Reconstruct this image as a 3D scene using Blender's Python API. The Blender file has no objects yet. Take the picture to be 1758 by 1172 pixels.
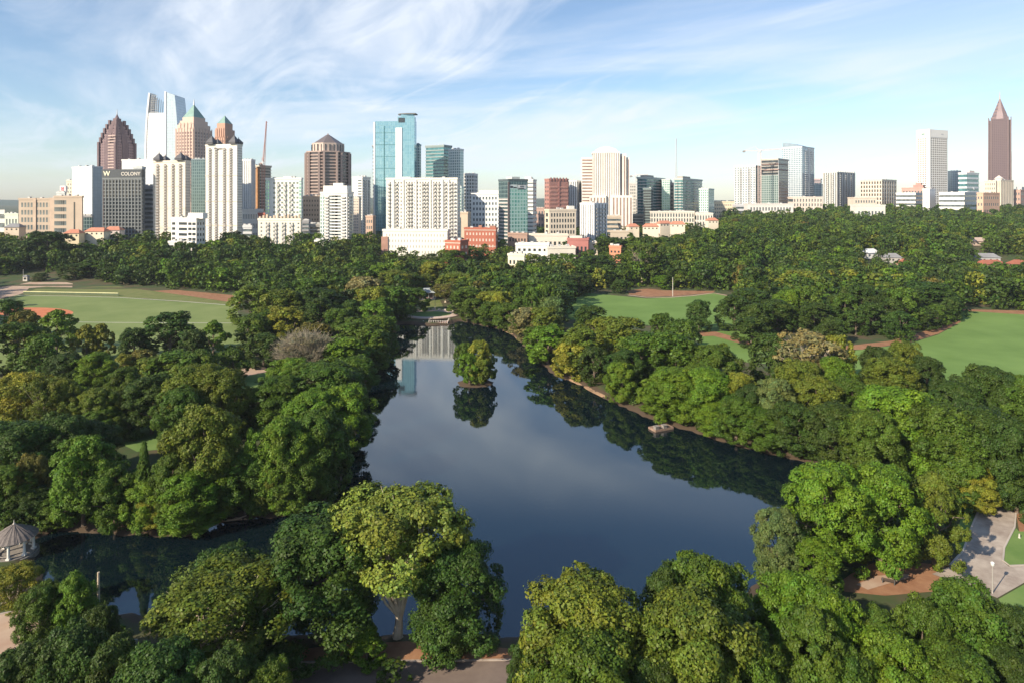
import bpy, bmesh, math, random
import numpy as np
from mathutils import Vector, Matrix
R = math.radians
sc = bpy.context.scene
col = sc.collection

# ------------------------------------------------------------------ camera, world, sun, exposure
CAMZ, F, CX, HY = 61.0, 1100.0, 879.0, 346.0      # camera height, focal length and horizon in photo pixels
cam = bpy.data.cameras.new('camera'); cam.sensor_width = 36; cam.lens = 36*F/1758
cam.shift_y = -(586-HY)/1758; cam.clip_start = 1; cam.clip_end = 30000
co = bpy.data.objects.new('camera', cam); col.objects.link(co)
co.location = (0, 0, CAMZ); co.rotation_euler = (R(90), 0, 0); sc.camera = co

SUN_EL, SUN_V = R(29), Vector((-0.76, -0.65))
az = math.atan2(SUN_V.x, SUN_V.y)                 # clockwise from +Y
sd = Vector((math.sin(az)*math.cos(SUN_EL), math.cos(az)*math.cos(SUN_EL), math.sin(SUN_EL)))
sl = bpy.data.lights.new('sun', 'SUN'); sl.energy = 5.0; sl.angle = R(0.5); sl.color = (1.0, 0.875, 0.69)
so = bpy.data.objects.new('sun', sl); col.objects.link(so)
so.rotation_euler = sd.to_track_quat('Z', 'Y').to_euler(); so.location = (0, 0, 400)

w = bpy.data.worlds.new('World'); sc.world = w; w.use_nodes = True
nt = w.node_tree; nt.nodes.clear()
def N(t, nt=nt, **k):
    n = nt.nodes.new(t)
    for a, b in k.items(): setattr(n, a, b)
    return n
def math_(op, a, b=None, c=None, nt=nt):
    n = nt.nodes.new('ShaderNodeMath'); n.operation = op
    for i, v in enumerate((a, b, c)):
        if v is None: continue
        if isinstance(v, (int, float)): n.inputs[i].default_value = v
        else: nt.links.new(v, n.inputs[i])
    return n.outputs[0]
L = nt.links.new
sky = N('ShaderNodeTexSky', sky_type='NISHITA', sun_disc=False, sun_elevation=SUN_EL, sun_rotation=az,
        altitude=300, air_density=1.0, dust_density=0.6, ozone_density=2.4)
bg1 = N('ShaderNodeBackground'); bg1.inputs['Strength'].default_value = 0.115
L(sky.outputs[0], bg1.inputs[0])
bg2 = N('ShaderNodeBackground'); bg2.inputs[0].default_value = (0.80, 0.86, 0.95, 1); bg2.inputs[1].default_value = 0.80
tc = N('ShaderNodeTexCoord'); sx = N('ShaderNodeSeparateXYZ'); L(tc.outputs['Generated'], sx.inputs[0])
zz = math_('ADD', math_('MAXIMUM', sx.outputs[2], 0.0), 0.10)
u = math_('DIVIDE', sx.outputs[0], zz); v = math_('DIVIDE', sx.outputs[1], zz)
def cloud(rot, sc3, scale, detail, dist, lo, hi, rough=0.55, off=(0, 0, 0)):
    c = N('ShaderNodeCombineXYZ'); L(u, c.inputs[0]); L(v, c.inputs[1])
    m0 = N('ShaderNodeMapping'); L(c.outputs[0], m0.inputs[0]); m0.inputs['Rotation'].default_value = (0, 0, rot)
    m = N('ShaderNodeMapping'); L(m0.outputs[0], m.inputs[0]); m.inputs['Scale'].default_value = sc3; m.inputs['Location'].default_value = off
    n = N('ShaderNodeTexNoise'); L(m.outputs[0], n.inputs['Vector'])
    n.inputs['Scale'].default_value = scale; n.inputs['Detail'].default_value = detail
    n.inputs['Distortion'].default_value = dist; n.inputs['Roughness'].default_value = rough
    r = N('ShaderNodeMapRange', interpolation_type='SMOOTHSTEP'); L(n.outputs[0], r.inputs[0])
    r.inputs[1].default_value = lo; r.inputs[2].default_value = hi
    return r.outputs[0]
big = cloud(R(35), (0.42, 0.62, 1), 0.9, 9, 0.9, 0.38, 0.66, 0.57, (3.1, 0.7, 0))
wisp = cloud(R(60), (0.34, 1.1, 1), 1.5, 10, 1.6, 0.44, 0.76, 0.60, (1.3, 4.2, 0))
# cirrus is thicker to the left and overhead, clear to the right
lr = N('ShaderNodeMapRange', interpolation_type='SMOOTHSTEP'); L(sx.outputs[0], lr.inputs[0])
lr.inputs[1].default_value = 0.75; lr.inputs[2].default_value = 0.0; lr.inputs[3].default_value = 0.45; lr.inputs[4].default_value = 1.0
ms = math_('MULTIPLY', math_('ADD', math_('MULTIPLY', big, 0.7), math_('MULTIPLY', wisp, 0.55)), lr.outputs[0])
ms = math_('MINIMUM', ms, 0.85)
fade = N('ShaderNodeMapRange', interpolation_type='SMOOTHSTEP'); L(sx.outputs[2], fade.inputs[0])
fade.inputs[1].default_value = 0.0; fade.inputs[2].default_value = 0.07
ms = math_('MULTIPLY', ms, fade.outputs[0])
hf = N('ShaderNodeMapRange', interpolation_type='SMOOTHSTEP'); L(sx.outputs[2], hf.inputs[0])
hf.inputs[1].default_value = 0.46; hf.inputs[2].default_value = 0.36
ms = math_('MULTIPLY', ms, hf.outputs[0])
mx = N('ShaderNodeMixShader'); L(ms, mx.inputs[0]); L(bg1.outputs[0], mx.inputs[1]); L(bg2.outputs[0], mx.inputs[2])
wo = N('ShaderNodeOutputWorld'); L(mx.outputs[0], wo.inputs[0])

sc.view_settings.view_transform = 'Standard'; sc.view_settings.look = 'None'
sc.view_settings.exposure = 0.56; sc.view_settings.gamma = 1
cy = sc.cycles
cy.max_bounces = 6; cy.diffuse_bounces = 1; cy.glossy_bounces = 3; cy.transmission_bounces = 3
cy.transparent_max_bounces = 6; cy.volume_bounces = 0; cy.use_denoising = True
cy.caustics_reflective = False; cy.caustics_refractive = False
cy.sample_clamp_indirect = 4

# ------------------------------------------------------------------ helpers
rng = np.random.default_rng(7); random.seed(7)
def at(px, py, z=1.0):                              # photo pixel -> point on the level z
    Y = (CAMZ-z)*F/(py-HY); return Vector(((px-CX)/F*Y, Y, z))
def tag(o, label=None, cat=None, group=None, kind=None):
    if label: o['label'] = label
    if cat: o['category'] = cat
    if group: o['group'] = group
    if kind: o['kind'] = kind
    return o
def empty(name, loc, rz=0, parent=None):
    o = bpy.data.objects.new(name, None); col.objects.link(o); o.location = loc; o.rotation_euler = (0, 0, rz)
    o.empty_display_size = 1; o.parent = parent; return o
MC = {}
def mat(c, rough=0.8, metal=0.0, var=0.12, scale=0.15, spec=0.4, name='surface', c2=None, bump=0):
    key = (tuple(c), rough, metal, var, scale, c2, bump)
    if key in MC: return MC[key]
    m = bpy.data.materials.new(name); m.use_nodes = True; nt = m.node_tree; p = nt.nodes['Principled BSDF']
    p.inputs['Roughness'].default_value = rough; p.inputs['Metallic'].default_value = metal; p.inputs['Specular IOR Level'].default_value = spec
    tc = N('ShaderNodeTexCoord', nt); n = N('ShaderNodeTexNoise', nt); nt.links.new(tc.outputs['Object'], n.inputs['Vector'])
    n.inputs['Scale'].default_value = scale; n.inputs['Detail'].default_value = 8; n.inputs['Roughness'].default_value = 0.65
    mr = N('ShaderNodeMapRange', nt); nt.links.new(n.outputs[0], mr.inputs[0]); mr.inputs[1].default_value = 0.35; mr.inputs[2].default_value = 0.65
    mix = N('ShaderNodeMix', nt, data_type='RGBA'); nt.links.new(mr.outputs[0], mix.inputs[0])
    a = c if c2 else [x*(1-var) for x in c]; b = c2 if c2 else [min(.88, x*(1+var)) for x in c]
    mix.inputs[6].default_value = (*a, 1); mix.inputs[7].default_value = (*b, 1)
    nt.links.new(mix.outputs[2], p.inputs['Base Color'])
    if bump:
        bp = N('ShaderNodeBump', nt); bp.inputs['Strength'].default_value = bump; nt.links.new(n.outputs[0], bp.inputs['Height']); nt.links.new(bp.outputs[0], p.inputs['Normal'])
    MC[key] = m; return m
def curtain(c1, c2, line, fh=3.6, pw=3.0, lw=0.35, rough=0.12, metal=0.55):
    key = ('cw', c1, c2, line, fh, pw, lw, rough, metal)
    if key in MC: return MC[key]
    m = bpy.data.materials.new('curtain_wall'); m.use_nodes = True; nt = m.node_tree; p = nt.nodes['Principled BSDF']
    tc = N('ShaderNodeTexCoord', nt); s = N('ShaderNodeSeparateXYZ', nt); nt.links.new(tc.outputs['Object'], s.inputs[0])
    hx = math_('ADD', s.outputs[0], s.outputs[1], nt=nt)
    cb = N('ShaderNodeCombineXYZ', nt); nt.links.new(hx, cb.inputs[0]); nt.links.new(s.outputs[2], cb.inputs[1])
    b = N('ShaderNodeTexBrick', nt, offset=0.0, squash=1.0); nt.links.new(cb.outputs[0], b.inputs['Vector'])
    b.inputs['Scale'].default_value = 1; b.inputs['Brick Width'].default_value = pw; b.inputs['Row Height'].default_value = fh
    b.inputs['Mortar Size'].default_value = lw; b.inputs['Mortar Smooth'].default_value = 0.1
    b.inputs['Color1'].default_value = (*c1, 1); b.inputs['Color2'].default_value = (*c2, 1); b.inputs['Mortar'].default_value = (*line, 1)
    nt.links.new(b.outputs['Color'], p.inputs['Base Color'])
    nt.links.new(math_('MULTIPLY_ADD', b.outputs['Fac'], 0.4, rough, nt=nt), p.inputs['Roughness'])
    nt.links.new(math_('MULTIPLY_ADD', b.outputs['Fac'], -metal, metal, nt=nt), p.inputs['Metallic'])
    MC[key] = m; return m
class MB:
    def __init__(s): s.v = []; s.f = []
    def box(s, x0, x1, y0, y1, z0, z1):
        return s.prism([(x0, y0), (x1, y0), (x1, y1), (x0, y1)], z0, z1)
    def prism(s, pts, z0, z1, top=None):
        n = len(pts); b = len(s.v); top = top or pts
        s.v += [(p[0], p[1], z0) for p in pts] + [(p[0], p[1], z1) for p in top]
        s.f += [tuple(b+i for i in range(n))[::-1], tuple(b+n+i for i in range(n))]
        s.f += [(b+i, b+(i+1) % n, b+n+(i+1) % n, b+n+i) for i in range(n)]; return s
    def spire(s, pts, z0, z1, c=None, frac=0.02):
        c = c or (sum(p[0] for p in pts)/len(pts), sum(p[1] for p in pts)/len(pts))
        return s.prism(pts, z0, z1, [(c[0]+(p[0]-c[0])*frac, c[1]+(p[1]-c[1])*frac) for p in pts])
    def tube(s, path, rad, n=6):
        b0 = len(s.v); m = len(path)
        for i, p in enumerate(path):
            p = Vector(p); d = (Vector(path[min(i+1, m-1)])-Vector(path[max(i-1, 0)])).normalized()
            a = d.orthogonal().normalized() if abs(d.z) < .99 else Vector((1, 0, 0)); a = (a-d*a.dot(d)).normalized(); c = d.cross(a)
            r = rad[i] if hasattr(rad, '__len__') else rad
            s.v += [tuple(p+a*(r*math.cos(2*math.pi*k/n))+c*(r*math.sin(2*math.pi*k/n))) for k in range(n)]
        for i in range(m-1):
            for k in range(n):
                q = (k+1) % n; s.f.append((b0+i*n+k, b0+i*n+q, b0+(i+1)*n+q, b0+(i+1)*n+k))
        s.f += [tuple(b0+k for k in range(n))[::-1], tuple(b0+(m-1)*n+k for k in range(n))]; return s
    def mesh(s, name, m):
        me = bpy.data.meshes.new(name); me.from_pydata(s.v, [], s.f); me.materials.append(m)
        bm = bmesh.new(); bm.from_mesh(me); bmesh.ops.recalc_face_normals(bm, faces=bm.faces); bm.to_mesh(me); bm.free(); return me
    def build(s, name, m, parent=None, loc=(0, 0, 0), rz=0):
        o = bpy.data.objects.new(name, s.mesh(name, m)); col.objects.link(o); o.parent = parent; o.location = loc; o.rotation_euler = (0, 0, rz); return o
def circ(cx, cy_, r, n=24, ry=None): return [(cx+r*math.cos(2*math.pi*(i+.5)/n), cy_+(ry or r)*math.sin(2*math.pi*(i+.5)/n)) for i in range(n)]
def box(name, m, parent, x0, x1, y0, y1, z0, z1): return MB().box(x0, x1, y0, y1, z0, z1).build(name, m, parent)
def text(s, size, m, parent, loc, rz=0, name='lettering', depth=0.15):
    cu = bpy.data.curves.new(name, 'FONT'); cu.body = s; cu.size = size; cu.extrude = depth; cu.offset = size*0.02
    o = bpy.data.objects.new(name, cu); col.objects.link(o)
    me = bpy.data.meshes.new_from_object(o.evaluated_get(bpy.context.evaluated_depsgraph_get()))
    bpy.data.objects.remove(o); me.materials.clear(); me.materials.append(m)
    o = bpy.data.objects.new(name, me); col.objects.link(o); o.parent = parent; o.location = loc; o.rotation_euler = (R(90), 0, rz); return o
def inside(px, py, poly):
    P = np.asarray(poly, float); r = np.zeros(np.shape(px), bool); n = len(P)
    for i in range(n):
        x1, y1 = P[i]; x2, y2 = P[(i+1) % n]
        if y1 == y2: continue
        c = ((y1 > py) != (y2 > py)) & (px < (x2-x1)*(py-y1)/(y2-y1)+x1); r ^= c
    return r
def dist_poly(px, py, poly):
    P = np.asarray(poly, float); d = np.full(np.shape(px), 1e9)
    for i in range(len(P)):
        a = P[i]; b = P[(i+1) % len(P)]; ab = b-a
        t = np.clip(((px-a[0])*ab[0]+(py-a[1])*ab[1])/(ab@ab), 0, 1)
        d = np.minimum(d, np.hypot(px-a[0]-t*ab[0], py-a[1]-t*ab[1]))
    return d

# ------------------------------------------------------------------ terrain and water
LAKEPX = [(686, 557), (672, 590), (655, 620), (636, 655), (622, 690), (612, 740), (600, 790), (585, 835), (548, 872), (500, 884), (420, 893),
          (375, 895), (335, 922), (200, 918), (100, 912), (62, 925), (58, 968), (80, 1000), (150, 1030), (250, 1060), (330, 1078), (420, 1088), (560, 1088),
          (690, 1086), (860, 1090), (1000, 1085), (1180, 1050), (1290, 1010), (1335, 960), (1365, 900), (1405, 850), (1408, 800),
          (1330, 781), (1240, 759), (1190, 742), (1120, 722), (1060, 695), (1020, 674), (985, 655), (950, 644), (915, 610), (890, 585), (878, 574),
          (860, 566), (790, 551), (775, 557), (740, 560), (703, 557)]
LAKE = [tuple(at(x, y, 0).xy) for x, y in LAKEPX]
ISL = at(815, 657, 0)
def lake_sd(X, Y):                                  # > 0 on land, < 0 in the water
    d = dist_poly(X, Y, LAKE); s = np.where(inside(X, Y, LAKE), -d, d)
    return np.maximum(s, 5.5-np.hypot((X-ISL.x)/1.15, Y-ISL.y))
def smooth(t): t = np.clip(t, 0, 1); return t*t*(3-2*t)
def hill(X, Y):
    right = smooth((X/np.maximum(Y, 1)-0.1)/0.35)
    z = 1.0+smooth((Y-440)/160)*(14+5*right)+smooth((Y-620)/450)*(7+11*right)
    return z+smooth((Y-1500)/3500)*8
def ground(X, Y):
    X = np.asarray(X, float); Y = np.asarray(Y, float); z = hill(X, Y)
    near = (Y < 380) & (np.abs(X) < 220); s = np.full(np.shape(X), 99.0)
    if near.ndim == 0: s = lake_sd(X, Y) if near else s
    else: s[near] = lake_sd(X[near], Y[near])
    s = s+.75*np.sin(X*.9+1.3*np.sin(Y*.35))*np.sin(Y*.8+X*.2)
    return np.where(s < 3, np.interp(s, [-3, 0, 1.2, 3], [-1.6, -0.15, 0.55, 1.0]), z)
def gz(x, y): return float(ground(np.array(x), np.array(y)))
def steps(a, fine, b, s0, grow=1.12):
    o = list(np.arange(a, b, fine)); return o
def axis(lo, a, b, hi, f):
    core = list(np.arange(a, b+f, f)); s = f; x = core[-1]; up = []
    while x < hi: s *= 1.13; x += s; up.append(x)
    s = f; x = core[0]; dn = []
    while x > lo: s *= 1.13; x -= s; dn.append(x)
    return np.array(dn[::-1]+core+up)
ax = axis(-6500, -130, 150, 6500, 1.6); ay = axis(-500, 55, 350, 7000, 1.6)
GX, GY = np.meshgrid(ax, ay); GZ = ground(GX.ravel(), GY.ravel())
def np_mesh(name, V, Fq, m, tint=None):
    me = bpy.data.meshes.new(name); V = np.ascontiguousarray(V, np.float32); Fq = np.ascontiguousarray(Fq, np.int32); k = Fq.shape[1]
    me.vertices.add(len(V)); me.vertices.foreach_set('co', V.ravel()); me.loops.add(Fq.size); me.loops.foreach_set('vertex_index', Fq.ravel())
    me.polygons.add(len(Fq)); me.polygons.foreach_set('loop_start', np.arange(0, Fq.size, k, dtype=np.int32))
    if tint is not None:
        a = me.color_attributes.new('tint', 'FLOAT_COLOR', 'POINT'); a.data.foreach_set('color', np.ascontiguousarray(tint, np.float32).ravel())
    me.materials.append(m); me.update(calc_edges=True); return me
def link(name, me, parent=None): o = bpy.data.objects.new(name, me); col.objects.link(o); o.parent = parent; return o
nx, ny = len(ax), len(ay); idx = np.arange(nx*ny).reshape(ny, nx)
FQ = np.stack([idx[:-1, :-1], idx[:-1, 1:], idx[1:, 1:], idx[1:, :-1]], -1).reshape(-1, 4)
def ground_mat():
    m = bpy.data.materials.new('woodland_floor'); m.use_nodes = True; nt = m.node_tree; p = nt.nodes['Principled BSDF']; p.inputs['Roughness'].default_value = .95
    g = N('ShaderNodeNewGeometry', nt); n = N('ShaderNodeTexNoise', nt); nt.links.new(g.outputs['Position'], n.inputs['Vector'])
    n.inputs['Scale'].default_value = .09; n.inputs['Detail'].default_value = 9; n.inputs['Roughness'].default_value = .6
    r = N('ShaderNodeValToRGB', nt); nt.links.new(n.outputs[0], r.inputs[0]); e = r.color_ramp.elements
    e[0].position = .42; e[0].color = (.045, .075, .018, 1); e[1].position = .66; e[1].color = (.10, .07, .035, 1)
    s = N('ShaderNodeSeparateXYZ', nt); nt.links.new(g.outputs['Position'], s.inputs[0])
    mr = N('ShaderNodeMapRange', nt); nt.links.new(s.outputs[2], mr.inputs[0]); mr.inputs[1].default_value = .98; mr.inputs[2].default_value = .7
    mix = N('ShaderNodeMix', nt, data_type='RGBA'); nt.links.new(mr.outputs[0], mix.inputs[0]); nt.links.new(r.outputs[0], mix.inputs[6]); mix.inputs[7].default_value = (.075, .05, .03, 1)
    nt.links.new(mix.outputs[2], p.inputs['Base Color']); return m
g = link('ground', np_mesh('ground', np.stack([GX.ravel(), GY.ravel(), GZ], -1), FQ, ground_mat())); tag(g, kind='structure')
for p_ in g.data.polygons: pass
g.data.shade_smooth()
def water_mat():
    m = bpy.data.materials.new('lake_water'); m.use_nodes = True; nt = m.node_tree; p = nt.nodes['Principled BSDF']
    p.inputs['Base Color'].default_value = (.003, .009, .013, 1); p.inputs['Roughness'].default_value = .03; p.inputs['IOR'].default_value = 2.15; p.inputs['Specular Tint'].default_value = (.78, .92, 1, 1)
    g = N('ShaderNodeNewGeometry', nt); n = N('ShaderNodeTexNoise', nt); nt.links.new(g.outputs['Position'], n.inputs['Vector'])
    n.inputs['Scale'].default_value = .9; n.inputs['Detail'].default_value = 3
    n2 = N('ShaderNodeTexNoise', nt); nt.links.new(g.outputs['Position'], n2.inputs['Vector']); n2.inputs['Scale'].default_value = .05; n2.inputs['Detail'].default_value = 3
    b = N('ShaderNodeBump', nt); b.inputs['Strength'].default_value = .14; b.inputs['Distance'].default_value = .05
    nt.links.new(math_('MULTIPLY', n.outputs[0], n2.outputs[0], nt=nt), b.inputs['Height']); nt.links.new(b.outputs[0], p.inputs['Normal'])
    return m
wx0, wx1 = min(p[0] for p in LAKE)-6, max(p[0] for p in LAKE)+6; wy0, wy1 = min(p[1] for p in LAKE)-6, max(p[1] for p in LAKE)+6
o = MB(); o.v = [(wx0, wy0, 0), (wx1, wy0, 0), (wx1, wy1, 0), (wx0, wy1, 0)]; o.f = [(0, 1, 2, 3)]
tag(o.build('lake_water', water_mat()), kind='structure')

def sheet(name, poly, m, lift=0.03, px=True, smooth_it=True):
    P = [at(x, y, 1).xy for x, y in poly] if px else [Vector(p) for p in poly]
    bm = bmesh.new(); bm.faces.new([bm.verts.new((p[0], p[1], 0)) for p in P])
    bmesh.ops.triangulate(bm, faces=bm.faces[:])
    if max(p[1] for p in P) > 440 or min(np.abs(lake_sd(np.array([p[0] for p in P]), np.array([p[1] for p in P])))) < 4:
        xs = [p[0] for p in P]; ys = [p[1] for p in P]
        for k in np.arange(min(xs), max(xs), 4): bmesh.ops.bisect_plane(bm, geom=bm.verts[:]+bm.edges[:]+bm.faces[:], plane_co=(k, 0, 0), plane_no=(1, 0, 0))
        for k in np.arange(min(ys), max(ys), 4): bmesh.ops.bisect_plane(bm, geom=bm.verts[:]+bm.edges[:]+bm.faces[:], plane_co=(0, k, 0), plane_no=(0, 1, 0))
    for v_ in bm.verts: v_.co.z = gz(v_.co.x, v_.co.y)+lift
    bmesh.ops.recalc_face_normals(bm, faces=bm.faces)
    for f_ in bm.faces:
        if f_.normal.z < 0: f_.normal_flip()
    me = bpy.data.meshes.new(name); bm.to_mesh(me); bm.free(); me.materials.append(m); o = link(name, me); tag(o, kind='structure'); return o
def strip(name, pts, wd, m, lift=0.06, h=0.0, px=True):
    P = [at(x, y, 1).xy for x, y in pts] if px else [Vector(p) for p in pts]
    Q = []
    for a, b in zip(P[:-1], P[1:]):
        k = max(1, int((b-a).length/4)); Q += [a.lerp(b, i/k) for i in range(k)]
    Q.append(P[-1]); mb = MB(); lft = []; rgt = []
    for i, p in enumerate(Q):
        d = (Q[min(i+1, len(Q)-1)]-Q[max(i-1, 0)]).normalized(); n = Vector((-d.y, d.x))*wd/2; lft.append(p+n); rgt.append(p-n)
    for i in range(len(Q)):
        z = gz(Q[i].x, Q[i].y)+lift; mb.v += [(lft[i].x, lft[i].y, z+h), (rgt[i].x, rgt[i].y, z+h)]
        if h: mb.v += [(lft[i].x, lft[i].y, z-.15), (rgt[i].x, rgt[i].y, z-.15)]
    k = 4 if h else 2
    for i in range(len(Q)-1):
        a = i*k; b = a+k; mb.f.append((a, a+1, b+1, b))
        if h: mb.f += [(a, b, b+2, a+2), (a+1, a+3, b+3, b+1)]
    return tag(mb.build(name, m), kind='structure')
TURF = mat((.15, .205, .055), .95, c2=(.21, .26, .085), scale=.035, name='turf')
LAWN = mat((.10, .19, .04), .95, c2=(.17, .26, .07), scale=.1, name='lawn')
DRYG = mat((.12, .16, .035), .95, c2=(.2, .2, .07), scale=.2, name='rough_grass')
CLAY = mat((.52, .16, .07), .95, c2=(.62, .22, .1), scale=.3, name='red_clay')
MULCH = mat((.26, .12, .06), .95, c2=(.36, .19, .1), scale=.4, name='pine_mulch')
SAND = mat((.42, .28, .2), .9, c2=(.5, .38, .28), scale=.2, name='gravel')
CONC = mat((.30, .24, .20), .85, c2=(.50, .43, .36), scale=.35, name='concrete')
ASPH = mat((.16, .12, .10), .9, c2=(.22, .17, .14), scale=.3, name='old_asphalt')
WLINE = mat((.6, .58, .5), .8, name='pale_line')

sheet('grass_slope', [(45, 503), (70, 493), (125, 494), (200, 492), (262, 500), (320, 508), (412, 522), (404, 527), (250, 513), (40, 508)], DRYG, .03)
sheet('sports_field', [(5, 512), (30, 507.5), (200, 511), (402, 525), (420, 560), (440, 612), (400, 624), (200, 632), (60, 640), (-80, 620), (-60, 540)], TURF, .05)
strip('field_kerb', [(30, 507.5), (120, 508.8), (200, 511), (300, 517), (404, 525)], .9, WLINE, .08)
strip('field_line', [(30, 552), (200, 554), (420, 555)], .7, WLINE, .075)
sheet('ball_infield', [(60+66*math.cos(t), 537+8.5*math.sin(t)) for t in np.linspace(0, 2*math.pi, 40)[:-1]], CLAY, .075)
sheet('gravel_path', [(-60, 500), (0, 494), (40, 489), (60, 486), (90, 484), (125, 489), (124, 494), (80, 493), (50, 495), (42, 503), (20, 510), (0, 514), (-60, 525)], SAND, .05)
sheet('dirt_bank', [(262, 500), (300, 498), (410, 508), (414, 522), (320, 508)], MULCH, .06)
sheet('path', [(395, 640), (420, 632), (470, 628), (472, 636), (430, 644), (400, 650)], SAND, .06)
strip('path_kerb', [(405, 605), (425, 602), (440, 600)], .8, WLINE, .08)
sheet('grass_patch', [(412, 605), (432, 603), (440, 622), (420, 632), (405, 625)], LAWN, .05)
sheet('side_lawn', [(405, 648), (430, 644), (470, 636), (480, 660), (450, 690), (410, 690)], LAWN, .05)
sheet('small_lawn', [(190, 735), (235, 722), (270, 735), (285, 770), (235, 775), (215, 765)], LAWN, .05)
sheet('mulch_path', [(80, 712), (130, 722), (215, 715), (220, 730), (185, 745), (150, 740), (90, 730)], MULCH, .06)
sheet('mulch_patch', [(0, 690), (60, 686), (110, 700), (100, 720), (20, 715)], MULCH, .06)
sheet('grass_verge', [(-40, 700), (5, 697), (20, 712), (-40, 718)], LAWN, .07)
MEAD = mat((.11, .20, .035), .95, c2=(.165, .27, .06), scale=.03, name='meadow_grass')
# right-hand lawns
sheet('meadow', [(975, 520), (1000, 503), (1060, 508), (1110, 513), (1160, 510), (1225, 504), (1262, 512), (1290, 540), (1300, 575), (1330, 600), (1330, 625), (1285, 622), (1225, 610), (1190, 580), (1130, 560), (1050, 552), (960, 548)], MEAD, .04)
sheet('meadow', [(1440, 610), (1470, 601), (1560, 590), (1610, 575), (1646, 555), (1655, 533), (1700, 535), (1850, 545), (1900, 640), (1900, 720), (1700, 700), (1610, 690), (1500, 670), (1440, 650)], MEAD, .04)
strip('curving_path', [(1078, 507), (1110, 511), (1150, 511), (1190, 508), (1225, 503.5), (1260, 510)], 2.2, SAND, .08)
sheet('mulch_bed', [(1080, 506), (1078, 499), (1110, 496), (1140, 499), (1200, 500), (1228, 500), (1224, 503), (1160, 509), (1112, 510)], MULCH, .06)
sheet('mulch_edge', [(1452, 600), (1452, 594), (1530, 585), (1600, 565), (1640, 545), (1650, 553), (1612, 573), (1560, 588), (1480, 600)], MULCH, .07)
sheet('mulch_edge', [(1640, 531), (1850, 536), (1850, 546), (1655, 534)], MULCH, .06)
sheet('far_lawn', [(1305, 492), (1322, 475), (1330, 476), (1328, 500), (1310, 502)], TURF, .05)
sheet('mulch_edge', [(1190, 568), (1230, 570), (1300, 590), (1298, 597), (1225, 577), (1200, 578)], MULCH, .07)
# bottom
sheet('asphalt_road', [(300, 1145), (520, 1135), (890, 1132), (1200, 1140), (1250, 1250), (300, 1250)], ASPH, .04)
sheet('mulch_verge', [(480, 1120), (560, 1108), (700, 1100), (870, 1112), (900, 1133), (700, 1135), (510, 1138)], MULCH, .03)
strip('road_kerb', [(500, 1137), (700, 1134.5), (895, 1132.5)], .3, CONC, .02, .12)
rc = at(-20, 1095, 1)
sheet('paved_circle', circ(rc.x, rc.y, 5.6, 32), SAND, .05, px=False)
strip('circle_kerb', circ(rc.x, rc.y, 5.7, 32)+[circ(rc.x, rc.y, 5.7, 32)[0]], .3, CONC, .02, .12, px=False)
sheet('concrete_drive', [(1655, 835), (1690, 822), (1725, 838), (1742, 880), (1740, 905), (1722, 940), (1720, 962), (1732, 972), (1840, 968), (1840, 990), (1758, 1000), (1712, 1026), (1660, 1005), (1600, 985), (1630, 972), (1655, 945), (1665, 915), (1680, 878), (1690, 860), (1680, 845)], CONC, .06)
strip('drive_kerb', [(1727, 838), (1744, 880), (1742, 905), (1724, 940), (1722, 962), (1734, 971), (1840, 967)], .28, mat((.5, .44, .38), .8), .02, .14)
strip('drive_kerb', [(1629, 972), (1654, 945), (1664, 915), (1679, 878), (1689, 860)], .28, mat((.5, .44, .38), .8), .02, .14)
sheet('grass_verge', [(1724, 942), (1744, 906), (1750, 912), (1860, 912), (1860, 966), (1734, 970), (1724, 962)], LAWN, .05)
sheet('grass_verge', [(1640, 930), (1648, 895), (1655, 880), (1677, 878), (1663, 915), (1652, 944)], LAWN, .05)
sheet('grass_verge', [(1714, 1028), (1758, 1003), (1860, 990), (1860, 1080), (1740, 1070)], LAWN, .05)
sheet('mulch_clearing', [(1440, 1000), (1460, 985), (1500, 965), (1560, 962), (1625, 972), (1600, 985), (1655, 1004), (1600, 1015), (1520, 1022), (1450, 1015)], MULCH, .04)
sheet('dirt_path', [(1470, 1003), (1505, 988), (1560, 985), (1560, 992), (1520, 1003), (1490, 1012)], SAND, .07)
sheet('mulch_clearing', [(1650, 880), (1655, 870), (1690, 858), (1688, 862), (1677, 878)], MULCH, .06)
sheet('mulch_bank', [(1725, 838), (1760, 835), (1860, 860), (1860, 912), (1750, 912), (1744, 880)], MULCH, .04)
def beach(pts): sheet('dirt_beach', pts, mat((.26, .16, .09), .95, c2=(.36, .24, .15), scale=.5), .05)
beach([(360, 884), (395, 876), (425, 882), (420, 891), (385, 894), (362, 893)])
beach([(948, 641), (975, 645), (1010, 660), (1040, 676), (1035, 682), (1005, 669), (975, 654)])
beach([(860, 563), (880, 570), (890, 580), (880, 580), (862, 569)])
strip('lake_edge', [(1140, 727), (1200, 741), (1270, 762), (1360, 783)], .8, mat((.3, .17, .1), .9), -.15, .25)
strip('lake_edge', [(1050, 686), (1090, 706), (1122, 719)], .6, mat((.3, .17, .1), .9), -.15, .2)

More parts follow.
